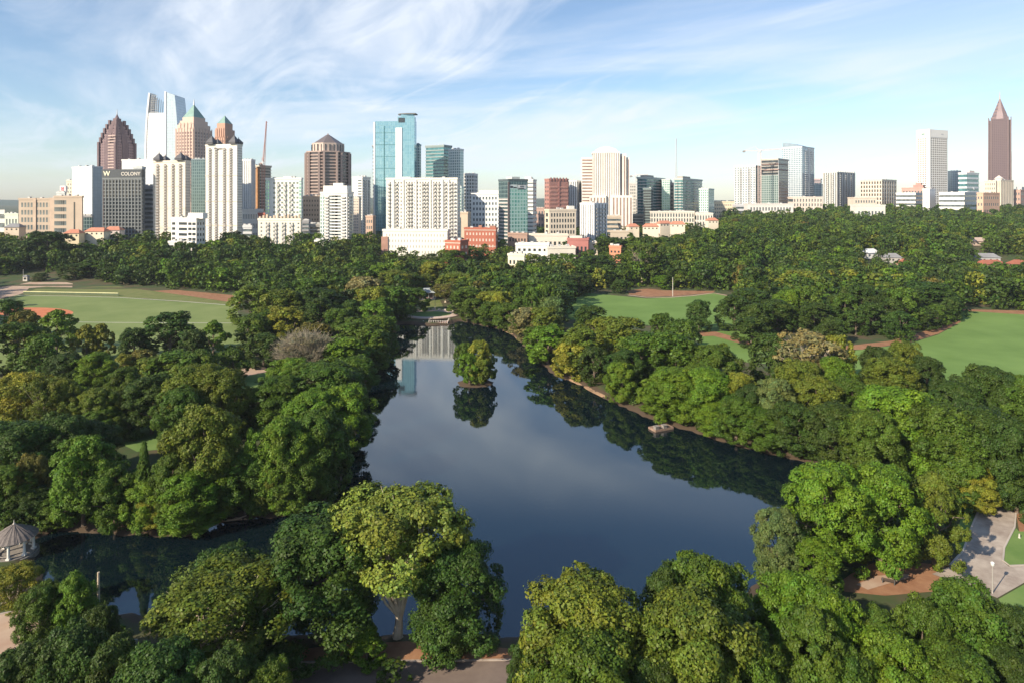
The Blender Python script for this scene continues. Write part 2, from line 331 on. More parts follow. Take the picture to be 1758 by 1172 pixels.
# ------------------------------------------------------------------ trees
def leaf_mat():
    m = bpy.data.materials.new('foliage'); m.use_nodes = True; nt = m.node_tree; nt.nodes.clear()
    oi = N('ShaderNodeObjectInfo', nt); at_ = N('ShaderNodeAttribute', nt, attribute_name='tint')
    mx = N('ShaderNodeMix', nt, data_type='RGBA', blend_type='MULTIPLY'); mx.inputs[0].default_value = 1
    nt.links.new(oi.outputs['Color'], mx.inputs[6]); nt.links.new(at_.outputs['Color'], mx.inputs[7])
    p = N('ShaderNodeBsdfPrincipled', nt); p.inputs['Roughness'].default_value = .55; p.inputs['Specular IOR Level'].default_value = .25
    t = N('ShaderNodeBsdfTranslucent', nt); ms = N('ShaderNodeMixShader', nt); ms.inputs[0].default_value = .14
    nt.links.new(mx.outputs[2], p.inputs['Base Color']); nt.links.new(mx.outputs[2], t.inputs['Color'])
    nt.links.new(p.outputs[0], ms.inputs[1]); nt.links.new(t.outputs[0], ms.inputs[2])
    o = N('ShaderNodeOutputMaterial', nt); nt.links.new(ms.outputs[0], o.inputs[0]); return m
LEAF = leaf_mat()
BARK = mat((.13, .095, .07), .9, c2=(.2, .16, .12), scale=2, name='bark')
PALE = mat((.62, .53, .40), .85, c2=(.42, .34, .25), scale=1.2, name='pale_bark')
H0, R0 = 16.0, 6.0
def profile(kind, t):
    if kind == 'C': return R0*np.clip(1-t, 0, 1)**.7*np.minimum(1, t*5+.45)
    if kind == 'L': return R0*np.minimum(1, (np.clip(1-t, 0, 1)*2.2)**.6)*np.minimum(1, t*6+.55)
    if kind in 'SP': u = np.where(t > .55, (t-.55)/.47, (t-.55)/.6); return R0*np.sqrt(np.clip(1-u*u, 0.02, 1))
    u = np.where(t > .4, (t-.4)/.62, (t-.4)/.62); return R0*np.clip(1-np.abs(u)**2.3, 0.02, 1)**.5
def template(kind, seed, nl, nleaf, leaf):
    r = np.random.default_rng(seed); z0 = {'S': .34, 'P': .48, 'U': .0}.get(kind, .07)*H0
    big = nl < 30
    t = (np.arange(nl)+r.random(nl))/nl; t = t**.85; th = np.arange(nl)*2.39996+r.normal(0, .5, nl)
    lr = R0*r.uniform(.2, .36, nl)*(1.3 if big else 1)*(.8 if kind in 'CL' else 1)
    pr = profile(kind, t)*r.uniform(.76, 1.2, nl); rad = np.maximum(0, pr-lr*.8)*np.where(r.random(nl) < .25, r.uniform(.2, .9, nl), 1)
    lz = z0+t*(H0-z0); lz = np.minimum(lz, H0-lr*1.0)+r.normal(0, .25, nl)
    C = np.stack([rad*np.cos(th), rad*np.sin(th), lz], -1)
    wts = lr**2; wts = wts/wts.sum(); li = r.choice(nl, nleaf*2, p=wts)
    d = r.normal(size=(nleaf*2, 3)); d /= np.linalg.norm(d, axis=1)[:, None]
    ax_ = C[li].copy(); ax_[:, 2] = (lz[li]-z0-(H0-z0)*.45)*.7; ax_ /= np.linalg.norm(ax_, axis=1)[:, None]+1e-6
    ok = ((d*ax_).sum(1) > -.35+r.normal(0, .15, nleaf*2)) & (d[:, 2] > -.75); li = li[ok][:nleaf]; d = d[ok][:nleaf]; ax_ = ax_[ok][:nleaf]
    n = len(li); ns = 17; ds = r.normal(size=(nl, ns, 3))+np.array([0, 0, .25]); ds /= np.linalg.norm(ds, axis=2)[:, :, None]
    kx = (d@r.normal(size=(3, 40))).argmax(1) % ns; dsl = ds[li, r.integers(0, ns, n)]
    bad = (dsl*ax_).sum(1) < -.45; dsl[bad] *= -1; sr = lr[li]*r.uniform(.26, .46, (nl, ns))[li, kx]*(.5+.6*np.sqrt(r.random(n)))
    sr *= 1+.55*(r.random(n) < .10)*r.random(n)
    P = C[li]+dsl*(lr[li]*.74)[:, None]*np.array([1, 1, .9])+d*sr[:, None]*np.array([1, 1, .8])
    P[:, 2] = np.maximum(P[:, 2], .25)
    nrm = d*.65+dsl*.35+np.array([0, 0, .22])+r.normal(0, .34, (n, 3)); nrm /= np.linalg.norm(nrm, axis=1)[:, None]
    a = np.cross(nrm, r.normal(size=(n, 3))); a /= np.linalg.norm(a, axis=1)[:, None]+1e-9; b = np.cross(nrm, a)
    s = leaf*(.5+1.1*r.random(n)**1.6)[:, None]*1.1; a = a*s*.5; b = b*s*.36
    V = np.stack([P-a-b*.2, P-b, P+a+b*.2, P+b], 1).reshape(-1, 3)
    lt = r.uniform(.82, 1.18, nl)[li]*r.uniform(.7, 1.3, n); hue = r.normal(0, .08, n)+r.normal(0, .06, nl)[li]
    T = np.stack([lt*(1+hue), lt, lt*(1-hue), np.ones(n)], -1)
    return V, np.repeat(T, 4, 0), C, lr
def limbs(kind, seed, C, lr, nmax, thick=1.0):
    r = np.random.default_rng(seed+99); mb = MB(); tz = {'S': .3, 'P': .17, 'B': .2}.get(kind, .45)*H0
    mb.tube([(0, 0, -.6), (0, 0, .3), (.1, .05, tz*.5), (.15, -.1, tz), (.2, 0, min(H0*.8, tz*1.8))], [.55*thick, .42*thick, .34*thick, .28*thick, .08], 8)
    order = np.argsort(-C[:, 2]*.3-np.hypot(C[:, 0], C[:, 1])*(-.6 if kind == 'P' else 1)+r.normal(0, 1.5, len(C)))[:nmax]
    for i in order:
        e = Vector(C[i]); s0 = r.uniform(.35, .95); b = Vector((.1, 0, max(1.2, min(tz*s0*1.2, e.z*.7))))
        if kind in 'SBP': b.z = tz*r.uniform(.4, 1.3)
        m1 = b.lerp(e, .4)+Vector(r.normal(0, .35, 3))+Vector((0, 0, -.5)); m2 = b.lerp(e, .75)+Vector(r.normal(0, .35, 3))
        mb.tube([b, m1, m2, e], [.17*thick, .12*thick, .08*thick, .03], 5)
        if kind in 'SBP':
            for _ in range(4 if kind in 'SP' else 9):
                s = m1.lerp(e, r.uniform(0, .9)); q = e+Vector(r.normal(0, 1, 3))*lr[i]*(.5 if kind in 'SP' else .62)
                mb.tube([s, s.lerp(q, .5)+Vector(r.normal(0, .25, 3)), q], [.075*thick, .05*thick, .02], 4)
                if kind == 'B':
                    for _k in range(5):
                        q2 = q+Vector(r.normal(0, 1, 3))*.7+Vector((0, 0, .5)); mb.tube([s.lerp(q, .6), q2], [.035, .015], 3)
    return mb
TPL = {}
def tpl(kind, lod, k):
    key = (kind, lod, k)
    if key in TPL: return TPL[key]
    nl, nleaf, leaf = {'near': (96, 74000, .27), 'mid': (60, 15000, .5), 'far': (22, 520, 1.3)}[lod]
    seed = hash((ord(kind), {'near': 1, 'mid': 2, 'far': 3}[lod], k)) % 9973
    if kind == 'S': nl = int(nl*.75); nleaf = int(nleaf*.55)
    if kind == 'P': nl = int(nl*.85); nleaf = int(nleaf*.75)
    if kind == 'U': nleaf = int(nleaf*.7)
    V, T, C, lr = template(kind, seed, nl, nleaf, leaf)
    Fq = np.arange(len(V)).reshape(-1, 4)
    if lod == 'far': TPL[key] = (V, T); return TPL[key]
    cm = np_mesh('crown', V, Fq, LEAF, T)
    tm = limbs(kind, seed, C, lr, {'S': 22, 'P': 26}.get(kind, 9), 1.15 if kind in 'SP' else 1).mesh('trunk', PALE if kind in 'SP' else BARK)
    TPL[key] = (cm, tm); return TPL[key]
COL = {'l': (.150, .205, .028), 'd': (.042, .074, .010), 'g': (.068, .118, .011), 'b': (.100, .176, .012), 'o': (.110, .145, .015), 'y': (.185, .200, .020), 'r': (.125, .112, .018), 't': (.19, .175, .065), 'p': (.105, .15, .04), 'k': (.044, .086, .012)}
CN = {'l': 'light green', 'd': 'dark green', 'g': 'mid green', 'b': 'bright green', 'o': 'olive green', 'y': 'yellow-green', 'r': 'russet-tinged', 't': 'tan-green', 'p': 'pale green', 'k': 'deep green'}
KN = {'R': 'round-crowned tree', 'O': 'oval tree', 'C': 'pointed tree', 'L': 'tall columnar tree', 'S': 'open pale-limbed tree', 'P': 'spreading pale-trunked sycamore', 'U': 'low bush'}
KO = {'R': 'broadleaf_tree', 'O': 'broadleaf_tree', 'C': 'conical_tree', 'L': 'columnar_tree', 'S': 'sycamore_tree', 'P': 'sycamore_tree', 'U': 'shrub'}
ORD = ['first', 'second', 'third', 'fourth', 'fifth', 'sixth', 'seventh', 'eighth', 'ninth', 'tenth', 'eleventh', 'twelfth', 'thirteenth', 'fourteenth', 'fifteenth', 'sixteenth', 'seventeenth', 'eighteenth', 'nineteenth', 'twentieth']
def jc(c, r, s=.14): b = r.uniform(1-s, 1+s); h = r.uniform(-.08, .08); return (c[0]*b*(1+h), c[1]*b, c[2]*b, 1)
TREES = []; BUSHES = []; NT = 0
def tree(x, y, h, wd, kind, c, label, group, sway=0):
    global NT
    lod = 'near' if y < 200 else 'mid'
    kk = 'R' if kind == 'O' else kind
    cm, tm = tpl(kk, lod, NT % (4 if kk == 'R' else 2)); NT += 1
    rr = np.random.default_rng(NT*31+5)
    z = gz(x, y); o = empty(KO[kind], (x, y, z-.05), rr.uniform(0, 6.28)); s = wd/12/1.04; o.scale = (s*rr.uniform(.94, 1.06), s*rr.uniform(.94, 1.06), h/16)
    tag(o, label, 'shrub' if kind == 'U' else 'tree', group)
    t = link('trunk', tm, o); c_ = link('crown', cm, o); c_.color = jc(COL[c], rr, .1); TREES.append((x, y, wd)); return o
# every zone: (phrase, rows of (pixel x, pixel y of the top, pixel width, height in m, kind, colour))
ZONES = [
 ('by the round paved drive, bottom left', [(22, 974, 75, 8, 'S', 'y'), (72, 1002, 75, 9, 'R', 'g'), (126, 988, 68, 9.5, 'R', 'b'), (168, 1040, 60, 8, 'R', 'd')]),
 ('at the bottom left of the road', [(50, 1105, 110, 12, 'R', 'd'), (120, 1080, 120, 14, 'R', 'k'), (195, 1098, 110, 13, 'R', 'd'), (275, 1105, 150, 13, 'R', 'k'), (390, 1115, 120, 12, 'R', 'd'), (462, 1135, 80, 10, 'R', 'g')]),
 ('on the shore left of the sycamore', [(375, 990, 225, 13, 'S', 'o'), (390, 936, 120, 12, 'R', 'k'), (545, 890, 200, 16.7, 'R', 'k'), (432, 1050, 60, 7, 'R', 'd')]),
 ('around the big foreground sycamore', [(683, 843, 205, 20, 'P', 'l'), (782, 932, 140, 14.2, 'R', 'k'), (772, 1010, 85, 9, 'R', 'k'), (630, 1066, 82, 5.2, 'C', 'b')]),
 ('at the bottom centre below the lake', [(1000, 992, 205, 17, 'O', 'o'), (1010, 1085, 190, 15, 'R', 'g'), (1145, 975, 90, 15, 'R', 'd'), (1215, 960, 155, 16, 'R', 'g'), (1195, 1025, 205, 16.5, 'R', 'o'), (1290, 1085, 110, 13, 'R', 'g'), (900, 1100, 60, 9, 'R', 'd'), (1120, 1120, 120, 12, 'R', 'd')]),
 ('below the dirt clearing, bottom right', [(1360, 985, 110, 14, 'R', 'b'), (1425, 1012, 100, 14, 'R', 'b'), (1395, 1045, 140, 14.5, 'L', 'g'), (1530, 1085, 110, 12, 'R', 'b'), (1582, 1030, 95, 13, 'R', 'g'), (1508, 1045, 90, 11.5, 'R', 'g'), (1650, 998, 140, 14, 'R', 'g'), (1735, 1040, 100, 12, 'R', 'd'), (1640, 1115, 150, 11, 'R', 'g'), (1740, 1120, 100, 10, 'R', 'd'), (1450, 1115, 110, 11, 'R', 'g')]),
 ('between the lake and the concrete drive', [(1335, 872, 75, 12, 'R', 'p'), (1395, 925, 90, 8, 'R', 'b'), (1425, 797, 125, 17, 'R', 'b'), (1512, 800, 130, 16.4, 'R', 'b'), (1603, 813, 88, 15, 'L', 'o'), (1678, 803, 66, 8.5, 'R', 'y')]),
 ('behind the right corner of the lake', [(1545, 665, 120, 20, 'R', 'b'), (1612, 690, 110, 19, 'R', 'g'), (1690, 700, 110, 18, 'R', 'd'), (1745, 720, 90, 18, 'R', 'd'), (1500, 705, 80, 17, 'R', 'g'), (1640, 735, 90, 15, 'R', 'g'), (1768, 765, 90, 13, 'R', 'd')]),
 ('on the bank across from the gazebo', [(12, 800, 80, 10.5, 'R', 'g'), (52, 780, 50, 11.5, 'R', 'r'), (48, 838, 70, 6.5, 'R', 'd'), (112, 745, 100, 18, 'R', 'b'), (155, 792, 85, 14, 'R', 'g'), (218, 760, 44, 17, 'C', 'g'), (200, 815, 80, 13, 'R', 'b'), (232, 842, 66, 9, 'R', 'y'), (262, 775, 66, 16, 'R', 'g'), (300, 800, 112, 15, 'R', 'b'), (325, 850, 88, 10, 'R', 'b'), (350, 696, 112, 21, 'R', 'o'), (95, 850, 60, 6, 'R', 'g')]),
 ('where the left channel meets the lake', [(425, 728, 42, 18, 'C', 'b'), (408, 770, 92, 15, 'R', 'g'), (455, 775, 75, 15, 'R', 'o'), (480, 715, 92, 19, 'R', 'b'), (535, 740, 90, 18, 'R', 'g'), (525, 820, 72, 12, 'R', 'b'), (575, 805, 48, 8, 'R', 'o'), (480, 800, 80, 12, 'R', 'g'), (590, 700, 92, 18, 'R', 'g'), (585, 760, 70, 13, 'R', 'g')]),
 ('around the small lawn on the left', [(30, 725, 112, 15, 'R', 'k'), (98, 712, 92, 15, 'R', 'k'), (160, 725, 70, 12, 'R', 'd'), (40, 640, 80, 17, 'S', 'y'), (78, 650, 62, 16, 'S', 'o'), (105, 648, 56, 16, 'R', 'o'), (165, 665, 64, 13, 'R', 'o'), (205, 672, 42, 11, 'R', 'y'), (215, 630, 58, 14, 'R', 'g'), (260, 645, 76, 15, 'R', 'd'), (338, 625, 100, 18, 'R', 'o'), (385, 635, 80, 17, 'R', 'o'), (310, 665, 70, 15, 'R', 'g'), (175, 700, 60, 9, 'R', 'g')]),
 ('below the sports field, left half', [(8, 515, 50, 17, 'O', 'g'), (42, 533, 42, 15, 'R', 'r'), (97, 532, 58, 17, 'L', 'b'), (30, 555, 76, 17, 'R', 'g'), (70, 575, 60, 15, 'R', 'g'), (148, 557, 38, 14, 'L', 'y'), (173, 555, 36, 14, 'L', 'y'), (165, 605, 66, 13, 'R', 'b'), (115, 605, 60, 13, 'R', 'd'), (231, 563, 46, 13, 'R', 'd'), (212, 608, 32, 9, 'R', 'y'), (242, 600, 42, 9, 'R', 'r')]),
 ('below the sports field, right half', [(262, 612, 60, 11, 'R', 'o'), (292, 537, 76, 17, 'R', 'k'), (335, 565, 44, 14, 'R', 'd'), (366, 550, 46, 15, 'L', 'b'), (300, 602, 82, 13, 'R', 'g'), (400, 598, 44, 11, 'R', 'g'), (345, 600, 55, 13, 'R', 'g'), (420, 668, 36, 8, 'R', 'd')]),
 ("at the sports field's right end", [(437, 490, 68, 19, 'R', 'o'), (480, 497, 66, 19, 'R', 'o'), (490, 528, 62, 17, 'R', 'y'), (435, 540, 60, 15, 'R', 'g'), (453, 572, 52, 12, 'R', 'd'), (540, 555, 66, 14, 'R', 'r'), (465, 530, 50, 15, 'R', 'g')]),
 ('between the sports field and the lake', [(545, 495, 82, 18, 'R', 'd'), (530, 478, 62, 18, 'R', 'g'), (548, 512, 56, 16, 'R', 'd'), (580, 530, 54, 15, 'R', 'g'), (622, 475, 66, 19, 'R', 't'), (640, 492, 52, 18, 'R', 'y'), (642, 518, 52, 16, 'R', 'b'), (660, 452, 48, 19, 'R', 'b'), (678, 464, 60, 18, 'R', 'o'), (674, 492, 60, 17, 'R', 'g'), (712, 495, 42, 13, 'R', 'g')]),
 ('on the left shore of the lake', [(615, 550, 86, 16, 'R', 'g'), (655, 540, 62, 16, 'R', 'g'), (590, 580, 72, 14, 'R', 'b'), (640, 565, 62, 14, 'R', 'g'), (560, 620, 112, 16, 'R', 'g'), (500, 615, 80, 15, 'R', 'b'), (478, 645, 82, 14, 'R', 'g'), (590, 660, 90, 16, 'R', 'b'), (540, 670, 84, 16, 'R', 'b'), (610, 610, 60, 13, 'R', 'g'), (668, 560, 44, 13, 'R', 'g')]),
 ('behind the round terrace', [(742, 450, 46, 17, 'R', 'y'), (728, 470, 40, 14, 'R', 'o'), (782, 468, 56, 15, 'R', 'o'), (765, 488, 44, 11, 'S', 'r'), (800, 495, 56, 14, 'R', 'g'), (705, 470, 44, 15, 'R', 'g'), (780, 440, 50, 17, 'R', 'g')]),
 ('on the shore right of the terrace', [(838, 500, 46, 14, 'R', 'y'), (822, 518, 48, 12, 'R', 'g'), (858, 500, 44, 15, 'R', 'y'), (800, 512, 40, 12, 'R', 'g'), (848, 522, 40, 11, 'R', 'g'), (878, 520, 46, 13, 'R', 'g')]),
 ('on the right shore facing the island', [(905, 528, 52, 14, 'R', 't'), (935, 527, 56, 15, 'R', 'o'), (945, 510, 52, 15, 'R', 'p'), (930, 558, 62, 14, 'R', 'b'), (960, 585, 60, 13, 'R', 'y'), (900, 560, 40, 10, 'R', 'g'), (995, 562, 64, 16, 'R', 'o'), (1015, 525, 56, 15, 'R', 'd'), (1032, 545, 52, 15, 'R', 'o'), (915, 575, 42, 9, 'R', 'g')]),
 ('right shore between dirt beach and jetty', [(1070, 545, 82, 17, 'R', 'o'), (1105, 572, 82, 17, 'R', 'g'), (1052, 620, 46, 12, 'R', 'b'), (1137, 538, 42, 16, 'R', 'g'), (1172, 548, 52, 17, 'R', 'g'), (1150, 570, 92, 18, 'R', 'g'), (1110, 645, 66, 13, 'R', 'b'), (1075, 600, 60, 14, 'R', 'k'), (1020, 595, 44, 12, 'R', 'd')]),
 ('on the right shore behind the jetty', [(1165, 630, 92, 14, 'R', 'b'), (1210, 630, 76, 15, 'R', 'b'), (1230, 592, 76, 17, 'R', 'g'), (1270, 640, 52, 14, 'R', 'y'), (1250, 680, 70, 12, 'R', 'g'), (1300, 700, 80, 11, 'R', 'g'), (1190, 590, 60, 15, 'R', 'g'), (1290, 660, 50, 13, 'R', 'd'), (1205, 690, 60, 9, 'R', 'b')]),
 ('between right shore and big right lawn', [(1325, 572, 62, 17, 'R', 'd'), (1390, 570, 92, 19, 'S', 't'), (1435, 575, 56, 17, 'R', 'y'), (1370, 618, 72, 15, 'R', 'o'), (1330, 650, 58, 15, 'R', 'p'), (1402, 645, 74, 16, 'R', 'o'), (1432, 612, 60, 16, 'R', 'b'), (1460, 650, 70, 15, 'R', 'g'), (1350, 690, 80, 13, 'R', 'd'), (1430, 690, 80, 14, 'R', 'd')]),
 ("on the right lawn's near edge", [(1505, 595, 50, 16, 'R', 'd'), (1552, 587, 58, 17, 'R', 'o'), (1530, 612, 82, 16, 'R', 'o'), (1590, 612, 54, 15, 'R', 'd'), (1640, 655, 70, 15, 'R', 'd'), (1688, 627, 80, 18, 'R', 'd'), (1725, 640, 70, 17, 'R', 'd'), (1758, 645, 70, 17, 'R', 'g')]),
 ('in the clump behind the right lawn', [(1335, 515, 58, 14, 'R', 'd'), (1377, 465, 76, 18, 'R', 'y'), (1398, 520, 54, 14, 'R', 'd'), (1440, 505, 56, 15, 'R', 'd'), (1469, 533, 36, 11, 'O', 'k'), (1523, 485, 54, 17, 'L', 'o'), (1497, 520, 40, 14, 'O', 'k'), (1560, 495, 54, 17, 'R', 'd'), (1592, 484, 78, 18, 'R', 'k'), (1617, 495, 50, 15, 'R', 'k'), (1632, 510, 28, 12, 'O', 'k'), (1425, 545, 40, 11, 'O', 'd'), (1545, 535, 44, 12, 'O', 'k')]),
 ('on the near side of the meadow', [(1262, 508, 58, 16, 'R', 'd'), (1285, 495, 62, 16, 'R', 'd'), (1300, 520, 50, 15, 'R', 'd'), (1290, 545, 50, 12, 'R', 'd')]),
 ('along the far edge of the meadow', [(1064, 480, 30, 9, 'O', 'k'), (1103, 420, 60, 29, 'S', 'g'), (1138, 473, 34, 9, 'R', 'b'), (1158, 470, 20, 9, 'O', 'd'), (1181, 468, 34, 9, 'R', 'b'), (1218, 452, 50, 12, 'R', 'g'), (1200, 455, 40, 12, 'R', 'g'), (993, 470, 40, 14, 'R', 'd'), (1020, 445, 60, 17, 'R', 'd'), (1050, 430, 50, 18, 'R', 'd'), (960, 470, 50, 15, 'R', 'd'), (915, 480, 60, 15, 'R', 'g'), (870, 478, 50, 15, 'R', 'g')]),
 ('in the row behind the sports field', [(82, 412, 66, 29, 'R', 'd'), (70, 472, 22, 6, 'U', 'd'), (130, 458, 48, 11, 'R', 'd'), (163, 456, 44, 11, 'R', 'g'), (188, 462, 34, 10, 'R', 'd'), (213, 463, 34, 11, 'O', 'k'), (245, 466, 40, 9, 'R', 'd'), (287, 455, 56, 13, 'R', 'b'), (325, 470, 44, 9, 'R', 'k'), (365, 472, 52, 9, 'R', 'd'), (402, 474, 50, 9, 'R', 'g'), (28, 440, 50, 15, 'R', 'd'), (-5, 425, 56, 17, 'R', 'd')]),
]
KISL = [(798, 590, 40, 12.5, 'O', 'g'), (822, 583, 44, 13.5, 'O', 'y'), (836, 603, 36, 11.5, 'O', 'g'), (806, 612, 44, 10, 'O', 'b'), (826, 618, 40, 9, 'O', 'o')]
LONE = (1200, 515, 47, 14.5, 'R', 'k')
def from_px(px, top, wp, h): Y = (CAMZ-1-h)*F/(top-HY); return (px-CX)/F*Y, Y, wp*Y/F
for ph, rows in ZONES:
    rows = sorted(rows, key=lambda q: q[0]); n = len(rows)
    for i, (px, top, wp, h, k, c) in enumerate(rows):
        x, y, wd = from_px(px, top, wp, h)
        s = float(lake_sd(np.array(x), np.array(y)))
        for _ in range(200):                       # keep every trunk on dry land
            if s > 1.6: break
            gx = float(lake_sd(np.array(x+.5), np.array(y)))-s; gy = float(lake_sd(np.array(x), np.array(y+.5)))-s
            l = math.hypot(gx, gy)+1e-6; x += gx/l*.6; y += gy/l*.6; s = float(lake_sd(np.array(x), np.array(y)))
        h = max(5.0, min(26.0, CAMZ-1-(top-HY)*y/F)) if abs(y-(CAMZ-1-h)*F/(top-HY)) > .5 else h
        where = 'leftmost' if i == 0 else 'rightmost' if i == n-1 else ORD[i]+' from the left'
        tree(x, y, h, wd*(1.18 if y > 125 else 1.08), k, c, f'{CN[c]} {KN[k]}, {where} {ph}'.replace(', leftmost ', ', leftmost one ').replace(', rightmost ', ', rightmost one '), 'trees '+ph)
        if y < 330:
            for q in range(5 if y > 120 else 3):
                a = rng.uniform(0, 6.28); d = rng.uniform(.3, .6)*wd; bx, by = x+d*math.cos(a), y+d*math.sin(a)
                if float(lake_sd(np.array(bx), np.array(by))) > .6: BUSHES.append((bx, by, rng.uniform(2.5, 5), rng.uniform(3, 6)))
for i, (px, top, wp, h, k, c) in enumerate(KISL):
    x, y, wd = from_px(px, top, wp, h); y = ISL.y+(2, -1, 1, -3, -3)[i]; x = (px-CX)/F*y
    tree(x, y, h, wd, k, c, f'{CN[c]} {["tall ", "", "slim ", "low ", "short "][i]}tree on the little island, {["leftmost", "tallest, at the middle", "rightmost", "low at the front left", "low at the front right"][i]}', 'trees on the little island')
x, y, wd = from_px(*LONE[:4]); tree(x, y, LONE[3], wd, 'R', 'k', 'dark dense dome-shaped tree standing alone on the smaller meadow', None)

# bare, pale tree in the left wood
def bare_tree(px, top, wp, h):
    x, y, wd = from_px(px, top, wp, h); r = np.random.default_rng(5)
    V, T, C, lr = template('R', 77, 40, 10, .3); C[:, 2] = H0*.45+C[:, 2]*.52
    o = empty('bare_tree', (x, y, gz(x, y))); o.scale = (wd/12, wd/12, h/16); tag(o, 'leafless grey-brown tree with a fuzzy dome of bare twigs left of the lake', 'tree')
    t = limbs('B', 5, C, lr, 40, .9); V, T, C2, l2 = template('R', 77, 50, 5200, .36); V[:, 2] = H0*.42+V[:, 2]*.56; cr = link('crown', np_mesh('crown', V, np.arange(len(V)).reshape(-1, 4), LEAF, T), o); cr.color = (.17, .16, .085, 1)
    t.build('trunk', mat((.36, .31, .23), .9, c2=(.27, .23, .16), scale=2, name='dead_bark'), o)
bare_tree(522, 572, 100, 16)

# ------------------------------------------------------------------ buildings
FOOT = []       # footprints kept free of trees: (x, y, radius)
WHITE, CREAM, BEIGE, PEACH = (.80, .77, .71), (.74, .65, .52), (.50, .40, .31), (.72, .50, .33)
DKG = mat((.035, .045, .05), .15, var=.4, scale=.3, spec=.8, name='dark_glass')
MDG = mat((.11, .14, .15), .15, var=.5, scale=.25, spec=.8, name='window_glass')
TLG = mat((.08, .22, .24), .12, .3, var=.4, scale=.2, spec=.8, name='teal_glass')
UNIT = MB().box(-.5, .5, -.05, .10, -.5, .5)
BALC = MB().box(-.5, .5, -1.3, 0, -.62, -.5).box(-.5, .5, -1.35, -1.25, -.5, -.18).box(-.5, -.47, -1.25, 0, -.5, -.18).box(.47, .5, -1.25, 0, -.5, -.18)
PROTO = {}
def arr(parent, name, proto, m, items, cap=100):
    key = (id(proto), m.name)
    if key not in PROTO: PROTO[key] = proto.mesh(name, m)
    me = PROTO[key]
    for loc, rz, s in items[:cap]:
        o = bpy.data.objects.new(name, me); o.location = loc; o.rotation_euler = (0, 0, rz); o.scale = s; o.parent = parent; col.objects.link(o)
    rest = items[cap:]
    if rest:
        mb = MB()
        for loc, rz, s in rest:
            b = len(mb.v); c, sn = math.cos(rz), math.sin(rz)
            mb.v += [(loc[0]+c*x*s[0]-sn*y*s[1], loc[1]+sn*x*s[0]+c*y*s[1], loc[2]+z*s[2]) for x, y, z in proto.v]
            mb.f += [tuple(b+i for i in f) for f in proto.f]
        tag(mb.build(name, m, parent), kind='stuff')
def face_items(L1, L2, face, cols, z0, z1, rows, ww, wh, off=0.0, m=0.04, span=None, skip=None):
    W = L2 if face in ('right', 'left') else L1; out = []; a, b = span or (m, 1-m)
    cols_ = cols if hasattr(cols, '__len__') else [a+(b-a)*(i+.5)/cols for i in range(cols)]
    cw = W*(b-a)/len(cols_); rh = (z1-z0)/rows
    for j in range(rows)[::-1]:
        for i, c in enumerate(cols_):
            if skip and skip(i, j): continue
            z = z0+rh*(j+.5)
            loc, rz = {'front': ((-L1+c*W, -off, z), 0), 'right': ((off, c*W, z), R(90)), 'left': ((-L1-off, W-c*W, z), R(-90))}[face]
            out.append((loc, rz, (cw*ww, 1, rh*wh)))
    return out
def corner(x0, xs, x1, d, th, depth):
    c, s = math.cos(th), math.sin(th); t0, t1, ts = (x0-CX)/F, (x1-CX)/F, (xs-CX)/F; X = ts*d
    L1 = (X-t0*d)/(c+t0*s) if xs > x0 else depth
    L2 = (t1*d-X)/(s-t1*c) if x1 > xs+.5 and s > t1*c+.02 else depth
    return X, L1, min(L2, 90)
